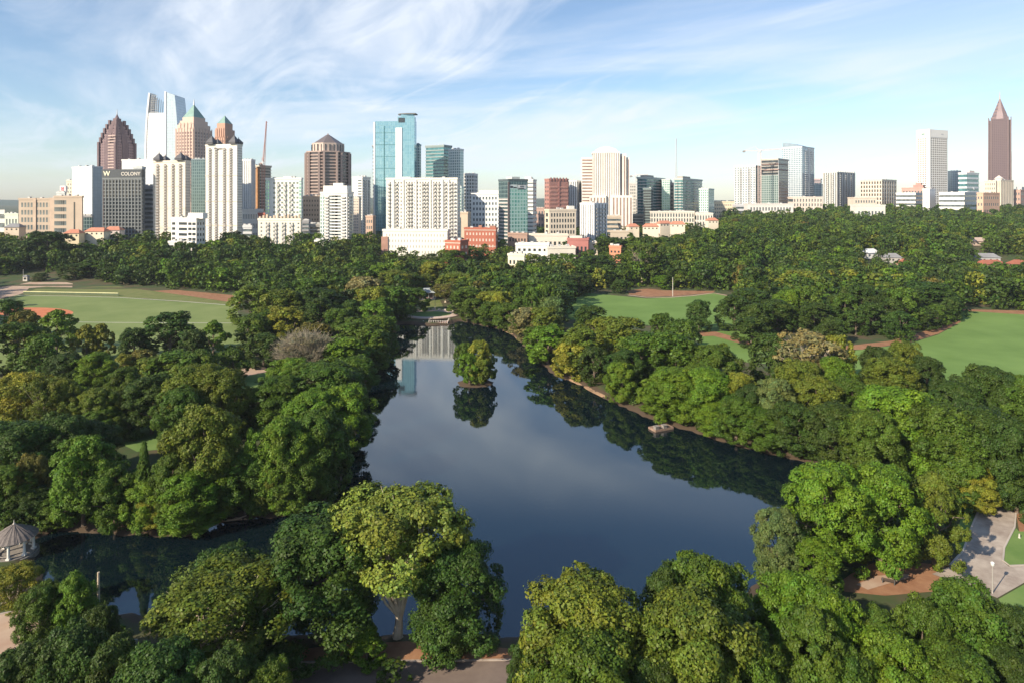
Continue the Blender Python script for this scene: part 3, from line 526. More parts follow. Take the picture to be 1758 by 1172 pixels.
def bldg(label, x0, xs, x1, top, d, th=12, depth=24, wall=WHITE, style='punch', fc=6, rc=3, lc=0, rows=12, ww=.5, wh=.5, glass=None, wm=None, low=None,
         pent=None, bal=None, balr=None, name='apartment_tower', cat='tower', flat=False, cap=100, zlo=None, parapet=True, drop=0.0):
    th = R(th); X, L1, L2 = corner(x0, xs, x1, d, th, depth); gzv = gz(X, d) if zlo is None else zlo
    zt = CAMZ+(HY-top)*d/F-gzv; root = empty(name, (X, d, gzv), -th); tag(root, label, cat)
    cx_, cy_ = -L1/2, L2/2; FOOT.append((X+math.cos(th)*cx_+math.sin(th)*cy_, d-math.sin(th)*cx_+math.cos(th)*cy_, math.hypot(L1, L2)/2+3))
    wmat = wm or mat(wall, .85, var=.07, scale=.08, name='facade'); glass = glass or MDG; z0 = low if low is not None else 3.0; rh = (zt-z0-1.5)/rows
    mw = 2.0
    if style == 'punch':
        box('wall', wmat, root, -L1, 0, 0, L2, -4, zt)
        it = face_items(L1, L2, 'front', fc, z0, zt-mw, rows, ww, wh) + (face_items(L1, L2, 'right', rc, z0, zt-mw, rows, ww, wh) if rc else []) + (face_items(L1, L2, 'left', lc, z0, zt-mw, rows, ww, wh) if lc else [])
        arr(root, 'window', UNIT, glass, it, cap)
    elif style in ('band', 'grid', 'pier'):
        box('glazing', glass, root, -L1+.6, -.6, .6, L2-.6, -4, zt-.8)
        mb = MB()
        if style != 'pier':
            for j in range(rows+1): z = z0+j*rh; mb.box(-L1, 0, 0, L2, z-rh*(1-wh)/2, z+rh*(1-wh)/2)
            mb.build('floor_bands', wmat, root)
        if style != 'band':
            mb = MB(); pf = fc; pw = L1/pf
            for i in range(pf+1): x = -L1+i*pw; mb.box(max(-L1, x-pw*(1-ww)/2)-.12, min(0, x+pw*(1-ww)/2)+.12, -.25, .4, -4, zt-.5)
            if rc:
                pw = L2/rc
                for i in range(rc+1): y = i*pw; mb.box(-.4, .25, max(0, y-pw*(1-ww)/2)-.12, min(L2, y+pw*(1-ww)/2)+.12, -4, zt-.5)
            if lc:
                pw = L2/lc
                for i in range(lc+1): y = i*pw; mb.box(-L1-.25, -L1+.4, max(0, y-pw*(1-ww)/2)-.12, min(L2, y+pw*(1-ww)/2)+.12, -4, zt-.5)
            mb.build('piers', wmat, root)
        box('base', wmat, root, -L1-.3, .3, -.3, L2+.3, -4, z0-.05)
    elif style == 'glass':
        box('curtain_wall', glass, root, -L1, 0, 0, L2, -4, zt)
    if parapet:
        mb = MB(); e = .35
        for a in ((-L1-e, e, -e, .3), (-L1-e, e, L2-.3, L2+e), (-L1-e, -L1+.3, .3, L2-.3), (-.3, e, .3, L2-.3)): mb.box(a[0], a[1], a[2], a[3], zt-.9, zt+.9)
        mb.build('parapet', wmat, root)
        box('roof', mat((.35, .33, .31), .9), root, -L1+.32, -.32, .32, L2-.32, zt-.2, zt+.12)
        r = np.random.default_rng(int(x0*7+top))
        for q in range(3): a, b = -L1*(.2+.28*q)-1, L2*r.uniform(.2, .65); box('roof_unit', mat((.55, .54, .52), .7), root, a-1.2, a+1.2, b, b+2.5, zt+.125, zt+r.uniform(1.5, 2.6))
    if pent:
        a, b, tp = pent; pa = (a-x0)/(x1-x0 if xs in (x0, x1) else xs-x0)*L1-L1; pb = (b-x0)/(x1-x0 if xs in (x0, x1) else xs-x0)*L1-L1
        box('penthouse', wmat, root, pa, pb, L2*.2, L2*.75, zt+.13, CAMZ+(HY-tp)*d/F-gzv)
    bm_ = wmat
    it = []
    if bal: it += face_items(L1, L2, 'front', bal[0], z0, zt-mw, rows, 1, 1, m=0)
    it = [(l, rz, (bal[1]*L1, 1, rh*.95)) for l, rz, s in it]
    if balr: it += [(l, rz, (balr[1]*L2, 1, rh*.95)) for l, rz, s in face_items(L1, L2, 'right', balr[0], z0, zt-mw, rows, 1, 1, m=0)]
    if it: arr(root, 'balcony', BALC, mat((.45, .44, .42), .6, name='balcony') if wall != WHITE or style == 'glass' else bm_, it)
    return root, L1, L2, zt
W2 = (.78, .78, .76)
gGREEN = curtain((.10, .30, .28), (.30, .48, .42), (.62, .70, .66), 3.4, 2.6, .55)
gTEAL = curtain((.22, .42, .50), (.32, .52, .58), (.18, .36, .42), 3.8, 2.6, .25, metal=.5)
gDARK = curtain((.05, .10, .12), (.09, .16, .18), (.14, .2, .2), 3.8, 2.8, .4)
gGREY = curtain((.30, .38, .42), (.42, .50, .54), (.34, .40, .42), 3.6, 2.6, .3)
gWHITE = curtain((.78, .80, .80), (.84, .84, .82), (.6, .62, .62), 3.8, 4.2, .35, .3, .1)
gBLUE = curtain((.20, .30, .38), (.34, .44, .50), (.55, .58, .6), 3.5, 3.0, .5)
gTEALW = curtain((.16, .30, .32), (.3, .42, .42), (.6, .66, .64), 3.4, 2.6, .6)
B = bldg
# ---- far left
r, L1, L2, zt = B('long low beige concrete building at the left end of the skyline', 32, 109, 110, 342, 600, 4, 24, BEIGE, fc=[.08, .15, .22, .29, .42, .49, .56, .63, .70], rc=0, rows=6, ww=.42, wh=.62, name='office_building', cat='building', low=4)
box('stair_tower', mat((.52, .40, .31), .9), r, -L1*.30, -.2, -.9, 6, -4, zt+1.2); box('stair_tower', mat((.52, .40, .31), .9), r, -L1*.66, -L1*.60, -.8, 6, -4, zt+1)
r, L1, L2, zt = B('boxy beige concrete block with one dark slit window, right end of the low beige building', 93, 141, 143, 338, 592, 4, 26, BEIGE, fc=[.06, .14, .22, .30, .38], rc=0, rows=7, ww=.6, wh=.6, name='office_building', cat='building', low=3)
box('slit_window', DKG, r, -L1*.30, -L1*.25, -.15, .5, 3, zt-5)
B('small white parking structure half cut off at the left edge', -30, 8, 10, 362, 720, 6, 20, (.7, .68, .62), 'band', rows=3, wh=.5, name='parking_structure', cat='building', parapet=False)
B('pale low hall left of the beige concrete building behind trees', 8, 31, 33, 368, 700, 8, 20, (.62, .66, .55), fc=4, rc=0, rows=2, name='low_building', cat='building')
r, L1, L2, zt = B('small grey block carrying a white box sign with a red square', 97, 111, 114, 331, 760, 5, 18, (.62, .64, .62), fc=3, rc=0, rows=8, name='office_building', cat='building')
box('sign_box', mat((.82, .8, .8), .6, var=.02), r, -L1*.75, -L1*.05, 2, 5, zt+1, zt+8); a = MB(); q0, q1 = -L1*.58, -L1*.24
a.box(q0, q1, 1.8, 1.98, zt+6.0, zt+6.6); a.box(q0, q1, 1.8, 1.98, zt+2.2, zt+2.8); a.box(q0, q0+.6, 1.8, 1.98, zt+2.8, zt+6); a.box(q1-.6, q1, 1.8, 1.98, zt+2.8, zt+6); a.box(q0+1.1, q1-1.1, 1.8, 1.98, zt+3.5, zt+5.3)
a.build('red_square_mark', mat((.6, .06, .08), .6), r)
B('narrow cream tower peeking left of the white slab hotel', 114, 124, 128, 311, 780, 5, 20, CREAM, fc=[.3, .75], rc=0, rows=14, ww=.35)
# white slab hotel and dark hotel with the W
r, L1, L2, zt = B('tall white slab tower with a narrow shade-grey side next to the dark hotel', 124, 158, 176, 287, 700, 28, 30, W2, 'glass', glass=gWHITE, name='hotel_tower')
box('side_shade_panel', curtain((.42, .46, .48), (.46, .5, .52), (.38, .42, .44), 3.8, 3, .2, .4, .1), r, .02, .35, 0, L2, -4, zt-.3)  # grey overlay colours the slab's side turned from the sun as shade
B('dark glass annex at the foot of the white slab tower', 141, 158, 160, 372, 640, 4, 14, (.3, .3, .3), 'glass', glass=gDARK, name='annex', cat='building')
r, L1, L2, zt = B('dark gridded hotel with a white letter W on its top band', 176, 243, 248, 306.5, 640, 6, 22, (.20, .215, .22), 'grid', fc=12, rc=3, rows=18, ww=.78, wh=.74, glass=DKG, name='hotel', cat='tower')
ppm = F/640
box('sign_band', mat((.055, .065, .075), .5, var=.05), r, -L1-.4, .4, -.6, L2, zt+.92, zt+9)
text('W', 6.8, mat((.85, .8, .6), .5, var=.02), r, (-L1+1.6, -.75, zt+2.5)); text('COLONY', 4.9, mat((.62, .58, .52), .5, var=.02), r, (-L1*.51, -.75, zt+2.8))
B('pale grey slab rising behind the right end of the dark hotel', 229, 244, 250, 288, 690, 10, 16, (.52, .55, .56), 'glass', glass=curtain((.44, .47, .48), (.5, .53, .54), (.40, .43, .44), 3.8, 3, .25, .4, .1))
r, L1, L2, zt = B('broad white office tower behind the dark hotel', 209, 264, 266, 275, 800, 5, 30, W2, 'glass', glass=gWHITE, name='office_tower')
B('grey-blue glass block low beside the turreted cream tower', 247, 262, 265, 321, 660, 5, 20, (.5, .5, .5), 'band', rows=12, wh=.55, glass=MDG, name='office_building', cat='building')
# stepped mauve tower
def center_root(name, label, px, d, rz, cat='tower', r=22):
    X = (px-CX)/F*d; g = gz(X, d); FOOT.append((X, d, r)); o = empty(name, (X, d, g), rz); return tag(o, label, cat), (lambda py: CAMZ+(HY-py)*d/F-g), d/F
MAUVE = mat((.15, .10, .11), .6, var=.12, name='mauve_stone'); MAUVG = curtain((.10, .06, .08), (.15, .09, .11), (.22, .15, .155), 3.8, 3.2, .9, .2, .2)
o, Z, k = center_root('stepped_tower', 'dark mauve tower with a stepped pyramid top and antenna behind the dark hotel', 201, 900, R(-18))
hw = 20*k
for i, (f, tp) in enumerate([(1, 248), (.90, 240), (.80, 232), (.68, 224), (.55, 217), (.40, 210)]):
    w_ = hw*f; z0 = -4 if i == 0 else zp; zp = Z(tp)
    box('tier', MAUVG, o, -w_*.92, w_*.92, -w_*.92, w_*.92, z0, zp); c = w_*.93
    for sx_ in (-1, 1):
        for sy_ in (-1, 1): box('corner_bay', MAUVE, o, sx_*c-1.6, sx_*c+1.6, sy_*c-1.6, sy_*c+1.6, z0 if i else -4, zp+2.0)
    box('centre_bay', MAUVE, o, -w_*.3, w_*.3, -w_*.95, -w_*.93, z0, zp+1.5); box('centre_bay', MAUVE, o, w_*.93, w_*.95, -w_*.3, w_*.3, z0, zp+1.5)
mb = MB(); mb.box(-3.5, 3.5, -3.5, 3.5, Z(210), Z(204)); mb.spire(circ(0, 0, 3.2, 8), Z(204), Z(196)); mb.build('lantern', MAUVE, o); MB().tube([(0, 0, Z(197)), (0, 0, Z(188))], [.7, .2]).build('antenna', mat((.6, .6, .6)), o)
mb = MB()
for j in range(14): mb.box(hw*.1, hw*.94, -hw*.96, -hw*.945, Z(300)+j*4, Z(300)+j*4+1.6)
mb.build('stone_bands', mat((.5, .38, .34), .8), o)
# curved white tower with split crown
o, Z, k = center_root('curved_tower', 'slender white tower with a gap between two curved crown blades', 278, 880, 0); hw = 28.5*k; yb = 26
def hull(z): t = (z-Z(340))/(Z(158)-Z(340)); return hw*(1.0-.22*max(0, t-.45)**1.8*3)
zs = np.linspace(-4, Z(158), 26)
def blade(xa, xb, ztop_a, ztop_b, y0, y1, name, m):   # xa, xb as functions of z
    mb = MB(); n = 22
    for i in range(n+1):
        t = i/n; z_l = -4+(ztop_a+4)*t; z_r = -4+(ztop_b+4)*t
        mb.v += [(xa(z_l), y0, z_l), (xb(z_r), y0, z_r), (xb(z_r), y1, z_r), (xa(z_l), y1, z_l)]
    for i in range(n):
        for q in range(4): a = i*4+q; b_ = i*4+(q+1) % 4; mb.f.append((a, b_, b_+4, a+4))
    mb.f += [(3, 2, 1, 0), (n*4, n*4+1, n*4+2, n*4+3)]; return mb.build(name, m, o)
blade(lambda z: -hull(z), lambda z: 4*k, Z(194), Z(194), 0, yb, 'main_shaft', gWHITE)
blade(lambda z: 6.5*k, lambda z: hull(z), Z(158), Z(164), -1.5, yb, 'right_blade', curtain((.55, .64, .68), (.62, .70, .74), (.45, .55, .6), 3.8, 3, .3, .2, .3))
box('dark_recess', mat((.12, .16, .19), .3), o, 4*k, 6.5*k, 2, yb-1, -4, Z(170))
blade(lambda z: 5.5*k, lambda z: 8.5*k, Z(158), Z(158), -2.2, -1.52, 'white_fin', mat((.8, .8, .8), .5, name='fin'))
mb = MB(); zb = Z(196); zt_ = Z(161)
for i in range(6):
    x = -hull(zb)+i*3.4*k+.5; top_ = zt_-(i*1.6 if i < 5 else 9); mb.tube([(x, 1, zb), (x+1.2, 1, top_)], .45, 4); mb.tube([(x, yb*.5, zb), (x+1.2, yb*.5, top_)], .4, 4)
for j in range(9):
    z = zb+(zt_-zb)*j/9; mb.tube([(-hull(z)+.5, 1, z), (-hull(zb)+17*k, 1, z)], .35, 4)
    mb.tube([(-hull(z)+.5, 1, z), (-hull(zb)+10*k, 1, z+3)], .25, 4)
mb.build('crown_lattice', mat((.42, .42, .42), .6, name='steel'), o)
blade(lambda z: -hull(z)-.6, lambda z: -hull(z)+1.6, Z(160), Z(160), -.6, yb*.6, 'left_edge_fin', mat((.8, .8, .8), .5, name='fin'))
# tall stone tower with green pyramid
PINK = mat((.62, .46, .38), .8, var=.05, name='pink_granite'); GRNROOF = mat((.20, .33, .29), .55, var=.15, name='copper_roof'); PKD = (.34, .24, .2)
def pyramid_tower(label, px, d, wpx, body, levels, apex, eave, roofw, spire, rz, cols, stone):
    o, Z, k = center_root('pyramid_tower', label, px, d, rz); hw = wpx/2*k/1.25
    z0 = Z(body[1]); z1 = Z(body[0]); box('shaft', stone, o, -hw, hw, -hw, hw, -4, z1); zl = z1
    for f, tp in levels: box('setback', stone, o, -hw*f, hw*f, -hw*f, hw*f, zl, Z(tp)); zl = Z(tp)
    rw = roofw/2*k/1.2; MB().spire([(-rw, -rw), (rw, -rw), (rw, rw), (-rw, rw)], zl, Z(apex)).build('pyramid_roof', GRNROOF, o)
    if spire: MB().tube([(0, 0, Z(apex)-1), (0, 0, Z(spire))], [1.1, .25], 6).build('finial', mat((.8, .8, .75), .5), o)
    it = []; zlow = Z(352); rows = int((z1-zlow-6)/4.0)
    for s_, rz_ in (((0, -1), 0), ((1, 0), R(90))):
        for j in range(rows)[::-1]:
            for i in range(cols):
                c = (-1+2*(i+.5)/cols)*hw*.9; z = zlow+3+(z1-6-zlow)*(j+.5)/rows; loc = (c, -hw, z) if s_[1] else (hw, c, z); it.append((loc, rz_, (hw*1.8/cols*.5, 1, 2.6)))
    arr(o, 'window', UNIT, mat((.20, .13, .12), .2, var=.3, spec=.7, name='bronze_glass'), it)
    mb = MB()
    for i in range(cols+1):
        c = (-1+2*i/cols)*hw*.94; mb.box(c-.45, c+.45, -hw-.6, -hw-.01, -4, z1+1.5); mb.box(hw+.01, hw+.6, c-.45, c+.45, -4, z1+1.5)
    for f, tp in levels[:1]:
        for i in range(4): c = (-1+2*(i+.5)/4)*hw*f*.85; mb.box(c-1.3, c+1.3, -hw*f-.8, -hw*f-.01, z1, Z(tp)+2)
    mb.build('piers', stone, o); return o, Z, k, hw
pyramid_tower('tall pink stone tower with a big green pyramid roof', 333, 820, 50, (224, 345), [(.9, 216), (.76, 209), (.62, 203)], 180, 203, 29, 171, R(-20), 6, PINK)
pyramid_tower('slimmer reddish stone tower with a small green pyramid roof behind the tallest cream tower', 386, 900, 33, (238, 300), [(.84, 224), (.66, 213)], 199, 213, 20, 0, R(-20), 5, mat((.50, .30, .22), .8, var=.06, name='red_granite'))
# turreted cream towers
TURR = mat((.10, .10, .11), .7, name='slate')
def turreted(label, x0, xs, x1, top, d, turr, cols, balc_cols, sign=False, rows=30):
    th = 14; r, L1, L2, zt = B(label, x0, xs, x1, top, d, th, 30, (.76, .68, .57) if not sign else (.80, .76, .69), fc=cols, rc=5, rows=rows, ww=.32, wh=.45, glass=mat((.17, .13, .11), .3, var=.3, name='brown_glass'), bal=(balc_cols, .10), low=4)
    k = d/F
    for a, b, ap, yf in turr:
        xa = (a-x0)/(xs-x0)*L1-L1; xb = (b-x0)/(xs-x0)*L1-L1; w_ = (xb-xa)/2; m_ = (xa+xb)/2; y0 = L2*yf
        MB().prism([(m_-w_*.9, y0-w_*.9), (m_+w_*.9, y0-w_*.9), (m_+w_*.9, y0+w_*.9), (m_-w_*.9, y0+w_*.9)], zt+.95, zt+2.5).spire([(m_-w_, y0-w_), (m_+w_, y0-w_), (m_+w_, y0+w_), (m_-w_, y0+w_)], zt+2.5, CAMZ+(HY-ap)*d/F-gz(r.location.x, d), frac=.03).tube([(m_, y0, zt+4), (m_, y0, CAMZ+(HY-ap+2)*d/F-gz(r.location.x, d))], .3, 4).build('turret_roof', TURR, r)
    mb = MB()
    for q in (.22, .45, .7): mb.box(-L1-.35, -.0, -.35, -.01, zt*q, zt*q+.8); mb.box(.01, .35, -.35, L2, zt*q, zt*q+.8)
    mb.build('string_course', mat((.66, .56, .46), .85), r)
    return r, L1, L2, zt
turreted('cream apartment tower with dark turret roofs, left of the two turreted towers', 263, 318, 327, 277, 640, [(266, 278, 262, .15), (273, 283, 266, .62), (303, 316, 262, .15), (309, 319, 266, .62)], [.14, .38, .62, .85], [.14, .38, .62, .85], rows=28)
r, L1, L2, zt = turreted('tallest cream-white apartment tower with four dark turret roofs', 353, 407, 416, 249, 620, [(356, 369, 232, .15), (363, 373, 237, .62), (395, 407, 232, .15), (399, 409, 237, .62)], [.14, .34, .60, .80], [.14, .34, .60, .80], sign=True, rows=38)
text('\u25a0 Luxury', 2.4, mat((.06, .06, .06), .6), r, (-L1*.72, -.2, zt-4.2)); box('sign_block', mat((.06, .06, .06), .6), r, -L1*.72, -L1*.66, -.3, -.02, zt-4.4, zt-2.2)
B('dark glass office tower between the two turreted towers', 328, 352, 358, 274, 760, 10, 26, (.2, .25, .27), 'glass', glass=gDARK, name='office_tower')
# white terraces low block
r, L1, L2, zt = B('white stepped apartment block with dark balconies in front of the turreted towers', 294, 337, 352, 376, 560, 22, 16, (.80, .77, .72), fc=[.42, .52], rc=3, rows=6, ww=.5, wh=.5, glass=DKG, pent=(320, 345, 366), name='apartment_block', cat='building', low=2)
arr(r, 'balcony', MB().box(-.5, .5, -.1, .2, -.42, .42), DKG, [((-L1*c, -.02, 4+j*(zt-6)/6+2), 0, (L1*.13, 1, (zt-6)/6*.62)) for j in range(6) for c in (.90, .25, .09)])
B('white two-storey podium among the trees below the stepped white block', 289, 330, 334, 416, 548, 8, 14, (.8, .77, .72), fc=9, rc=0, rows=3, ww=.5, wh=.5, glass=DKG, name='podium', cat='building', low=1)
B('white and grey glass tower right of the tallest turreted tower', 415, 431, 438, 275, 800, 18, 20, W2, 'pier', fc=5, rc=3, rows=20, ww=.45, glass=gGREY)
r, L1, L2, zt = B('pale tower under construction with an orange hoist shaft', 431, 446, 466, 285, 820, 30, 24, (.62, .56, .46), 'band', fc=5, rc=4, rows=22, wh=.62, glass=DKG, name='construction_tower')
box('hoist_shaft', mat((.55, .27, .11), .8, var=.2, scale=.4), r, -L1*.25, L1*.02, -1.6, -.35, -4, zt-1.5); box('unclad_floors', mat((.3, .2, .13), .9), r, -L1*.7, -L1*.3, -.5, -.02, zt*.3, zt-4)
def jib_crane(name, label, px, d, base, mast_top, tip, tail, m, wd=1.6):
    o, Z, k = center_root(name, label, px, d, 0, 'crane', 4); mb = MB(); h = Z(mast_top)
    for sx_ in (-1, 1):
        for sy_ in (-1, 1): mb.tube([(sx_*wd, sy_*wd, 0), (sx_*wd, sy_*wd, h)], .28, 4)
    z = 0; q = 1
    while z < h-3: mb.tube([(-wd*q, -wd, z), (wd*q, -wd, z+3.2)], .16, 3); mb.tube([(wd, -wd*q, z), (wd, wd*q, z+3.2)], .16, 3); z += 3.2; q = -q
    mb.build('mast', m, o); j = MB()
    T_ = Vector(((tip[0]-px)*k, -2, Z(tip[1]))); S = Vector((0, 0, h)); U = Vector((0, 0, 2.2)) if abs(T_.z-h) < 12 else Vector((2.2, 0, 0))
    for off in (Vector((0, 1, 0)), Vector((0, -1, 0)), U): j.tube([S+off, T_+off*.3], .3, 4)
    n = 16
    for i in range(n): a, b = S.lerp(T_, i/n), S.lerp(T_, (i+.5)/n); j.tube([a+Vector((0, -1, 0)), b+U*.8], .18, 3); j.tube([b+U*.8, S.lerp(T_, (i+1)/n)+Vector((0, 1, 0))], .18, 3)
    j.build('jib', m, o); E = Vector(((tail[0]-px)*k, 2, Z(tail[1]))); MB().tube([S, E], .7, 4).build('counter_jib', m, o)
    MB().box(E.x-2, E.x+2, E.y-1, E.y+1, E.z-2.6, E.z+.3).build('counterweight', mat((.3, .28, .27), .9), o); MB().box(-1.2, 1.2, -2.8, -1.7, h-1.5, h+1.4).build('cab', mat((.7, .7, .68), .5), o)
    ap = Vector((E.x*.3, 0, h+7)); MB().tube([S, ap], .35, 4).tube([ap, E], .12, 3).tube([ap, S.lerp(T_, .6)], .12, 3).build('tie_bars', m, o); return o
REDST = mat((.62, .28, .2), .6, var=.1, name='red_steel'); WST = mat((.72, .66, .62), .6, var=.1, name='white_steel')
jib_crane('luffing_crane', 'pale red crane with its jib raised almost upright over the construction tower', 452, 815, 345, 280, (458, 209), (446, 281), REDST)
B('low white block with small square windows left of the green-edged apartments', 415, 449, 452, 361, 700, 6, 20, WHITE, fc=11, rc=0, rows=3, glass=MDG, name='low_building', cat='building', ww=.4)
B('narrow low concrete building beside the tallest turreted tower', 417, 432, 434, 389, 600, 6, 12, (.6, .6, .6), 'band', rows=4, wh=.5, name='low_building', cat='building')
B('small block with a red gable wall in front of the construction tower', 443, 456, 458, 367, 690, 6, 10, (.5, .16, .12), fc=2, rc=0, rows=1, name='low_building', cat='building')
r, L1, L2, zt = B('white apartment tower with green glass corners on a cream podium', 456, 517, 520, 307, 640, 8, 22, (.80, .79, .74), fc=[.25, .36, .47, .58, .69, .80, .9], rc=3, rows=12, ww=.5, wh=.42, glass=mat((.2, .24, .2), .25, var=.4, name='green_window'), pent=(486, 500, 303), bal=([.36, .55, .72], .08), low=8)
box('corner_glazing', gGREEN, r, -L1-.2, -L1*.88, -.35, L2*.6, 6, zt-2); box('corner_glazing', gGREEN, r, -L1*.07, .25, -.35, L2*.5, 6, zt-2)
r, L1, L2, zt = B('cream apartment podium below the white tower with green glass corners', 443, 516, 519, 377, 590, 8, 30, (.76, .70, .60), fc=[.08, .2, .27, .38, .45, .58, .65, .76, .83, .95], rc=0, rows=7, ww=.45, wh=.4, bal=([.23, .42, .61, .8], .07), name='apartment_block', cat='building', low=2)
mb = MB()
for i in range(12): x = -L1*(1-(i+.5)/12); mb.box(x-.8, x+.8, -.1, 1.8, zt+.95, zt+2.6+(i % 3))
mb.build('chimney_stacks', mat((.62, .5, .38), .9), r)
B('grey concrete block in the shade behind the cream podium', 519, 530, 534, 380, 620, 6, 14, (.3, .3, .31), 'band', rows=6, wh=.5, name='low_building', cat='building')
# octagonal tower with faceted pyramid
o, Z, k = center_root('octagonal_tower', 'brown octagonal tower topped by a faceted pyramid with a bright front face', 563, 800, R(22.5), r=32); rr = 38*k; OCT = circ(0, 0, rr, 8)
BR = mat((.42, .32, .28), .8, var=.06, name='brown_granite')
MB().prism(circ(0, 0, rr-.8, 8), -4, Z(264)).build('glazing', mat((.06, .045, .045), .15, var=.3, spec=.8, name='black_glass'), o); mb = MB(); z = Z(350)
while z < Z(265): mb.prism(OCT, z, z+1.35); z += 3.9
mb.prism(circ(0, 0, rr+.5, 8), Z(264), Z(262)); mb.build('stone_bands', BR, o); mb = MB()
for i in range(8):
    a = 2*math.pi*(i+.5)/8
    for da in (-.11, .11): x, y = math.cos(a+da)*rr*.99, math.sin(a+da)*rr*.99; mb.box(x-1.1, x+1.1, y-1.1, y+1.1, -4, Z(264))
mb.build('corner_piers', BR, o); MB().prism(circ(0, 0, 28*k, 8), Z(262), Z(247.5)).build('upper_drum', mat((.52, .42, .36), .8), o)
mb = MB()
for i in range(24): a = 2*math.pi*i/24; x, y = math.cos(a)*26.6*k, math.sin(a)*26.6*k; mb.box(x-.6, x+.6, y-.6, y+.6, Z(261), Z(250))
mb.build('drum_windows', DKG, o)
MB().spire(circ(0, 0, 26*k, 8), Z(247.5), Z(232), frac=.1).build('faceted_roof', mat((.24, .20, .19), .35, .4, var=.08, name='metal_roof'), o); MB().box(-.8, .8, -.8, .8, Z(233), Z(230)).build('finial', BR, o)
B('peach apartment block in front of the octagonal tower', 519, 549, 553, 338, 690, 8, 22, PEACH, fc=6, rc=2, rows=9, ww=.42, wh=.4, glass=mat((.2, .13, .08), .3, var=.3, name='amber_glass'), name='apartment_block', cat='building')
B('dark open parking deck between the cream podium and the balcony tower', 531, 550, 553, 386, 600, 6, 22, (.35, .33, .3), 'band', rows=6, wh=.62, glass=DKG, name='parking_deck', cat='building')
r, L1, L2, zt = B('grey glass and white apartment tower with stacked curved balconies', 550, 596, 607, 331, 590, 16, 18, (.74, .73, .70), fc=[.42, .54, .66], rc=4, rows=16, ww=.7, wh=.55, glass=MDG, bal=([.25, .87], .14), balr=([.2, .6], .25), low=5)
box('corner_glazing', gTEALW, r, -L1-.2, -L1*.86, -.3, L2*.5, 4, zt-2); box('side_glazing', gGREY, r, .02, .3, L2*.15, L2*.95, 4, zt-2)
MB().box(-L1*.93, -L1*.05, 2, L2*.8, zt+.13, zt+6.5).box(-L1*.6, -L1*.25, 4, L2*.6, zt+6.51, zt+9).build('penthouse', mat((.76, .75, .71), .8), r)
B('low white podium under the balcony tower', 540, 556, 560, 414, 560, 6, 16, (.78, .77, .73), fc=3, rc=0, rows=1, name='podium', cat='building', low=1)
r, L1, L2, zt = B('two-tone white and beige tower behind the balcony tower', 605, 622, 636, 305, 720, 25, 22, (.80, .77, .72), fc=[.75], rc=3, rows=22, ww=.4, balr=([.35, .8], .2), cap=60)
B('low beige stepped wing of the two-tone tower', 606, 616, 620, 341, 690, 8, 14, (.70, .60, .5), fc=3, rc=0, rows=14, ww=.4, name='apartment_block', cat='building')
B('pink-beige low house block at the foot of the teal tower', 628, 640, 645, 372, 660, 8, 16, (.6, .42, .32), fc=3, rc=0, rows=4, name='low_building', cat='building')
# teal tower
r, L1, L2, zt = B('tall teal glass tower with a white vertical strip and a flared roof', 644, 712, 715, 208, 745, 4, 28, (.3, .5, .52), 'glass', glass=gTEAL, name='glass_tower', low=0, parapet=False)
k = 745/F; zr = zt; xm = -L1*.40
box('right_volume', gTEAL, r, -L1*.42, -.01, -1.8, L2-3, zt*.0-4, zt+5); box('white_strip', mat((.82, .82, .8), .5, var=.02), r, -L1*.47, -L1*.31, -2.6, -1.0, -4, zt-8)
box('white_edge', mat((.8, .82, .82), .5, var=.03), r, -L1-1.8, -L1-.02, -.5, L2*.6, -4, zt-1); box('roof_pavilion', gTEAL, r, -L1*.34, -1, -1, L2-6, zt+5.01, zt+7.6)
box('dark_opening', DKG, r, -L1*.40, -L1*.24, -2.0, -1.82, zt-2, zt+3.5)
MB().prism([(-L1*.44, 3), (-L1*.36, -1), (-L1*.2, -3), (1.5, -3.5), (1.5, L2), (-L1*.44, L2)], zt+7.62, zt+8.8).build('flared_roof', mat((.16, .17, .17), .7), r)
mb = MB()
for j in range(1, 10): mb.box(-L1-.25, -L1*.43, -.25, -.02, zt*j/10, zt*j/10+.4)
mb.box(-L1*.78, -L1*.76, -.4, -.02, -4, zt-6); mb.build('seam_lines', mat((.06, .2, .22), .5), r)
B('slim teal wing on the right of the tall teal tower', 712, 720, 723, 249, 775, 6, 20, (.2, .35, .38), 'glass', glass=gTEALW, name='glass_tower')
B('dark stone sliver left of the tall teal tower', 640, 644.5, 646, 252, 790, 6, 14, (.12, .12, .13), 'band', rows=24, glass=DKG)
r, L1, L2, zt = B('dark teal office tower with deep horizontal floor bands', 730, 762, 776, 250, 800, 30, 26, (.30, .36, .36), 'band', rows=26, wh=.68, glass=TLG, name='office_tower')
B('paler glass half of the banded teal office tower', 770, 790, 796, 257, 790, 24, 24, (.62, .66, .66), 'glass', glass=gTEALW, name='office_tower')
B('green glass sliver beside the big white apartment slab', 783, 792, 797, 322, 700, 10, 20, (.5, .6, .6), 'glass', glass=gGREEN)
B('white and grey glass tower right of the banded teal tower', 792, 814, 820, 299, 860, 10, 22, (.74, .74, .72), 'grid', fc=5, rc=2, rows=16, ww=.66, wh=.6, glass=MDG)
B('tan block with a dark doorway-like recess below the glass towers', 782, 803, 808, 366, 680, 10, 20, (.62, .5, .38), fc=[.3], rc=0, rows=1, ww=.35, wh=.8, name='low_building', cat='building')
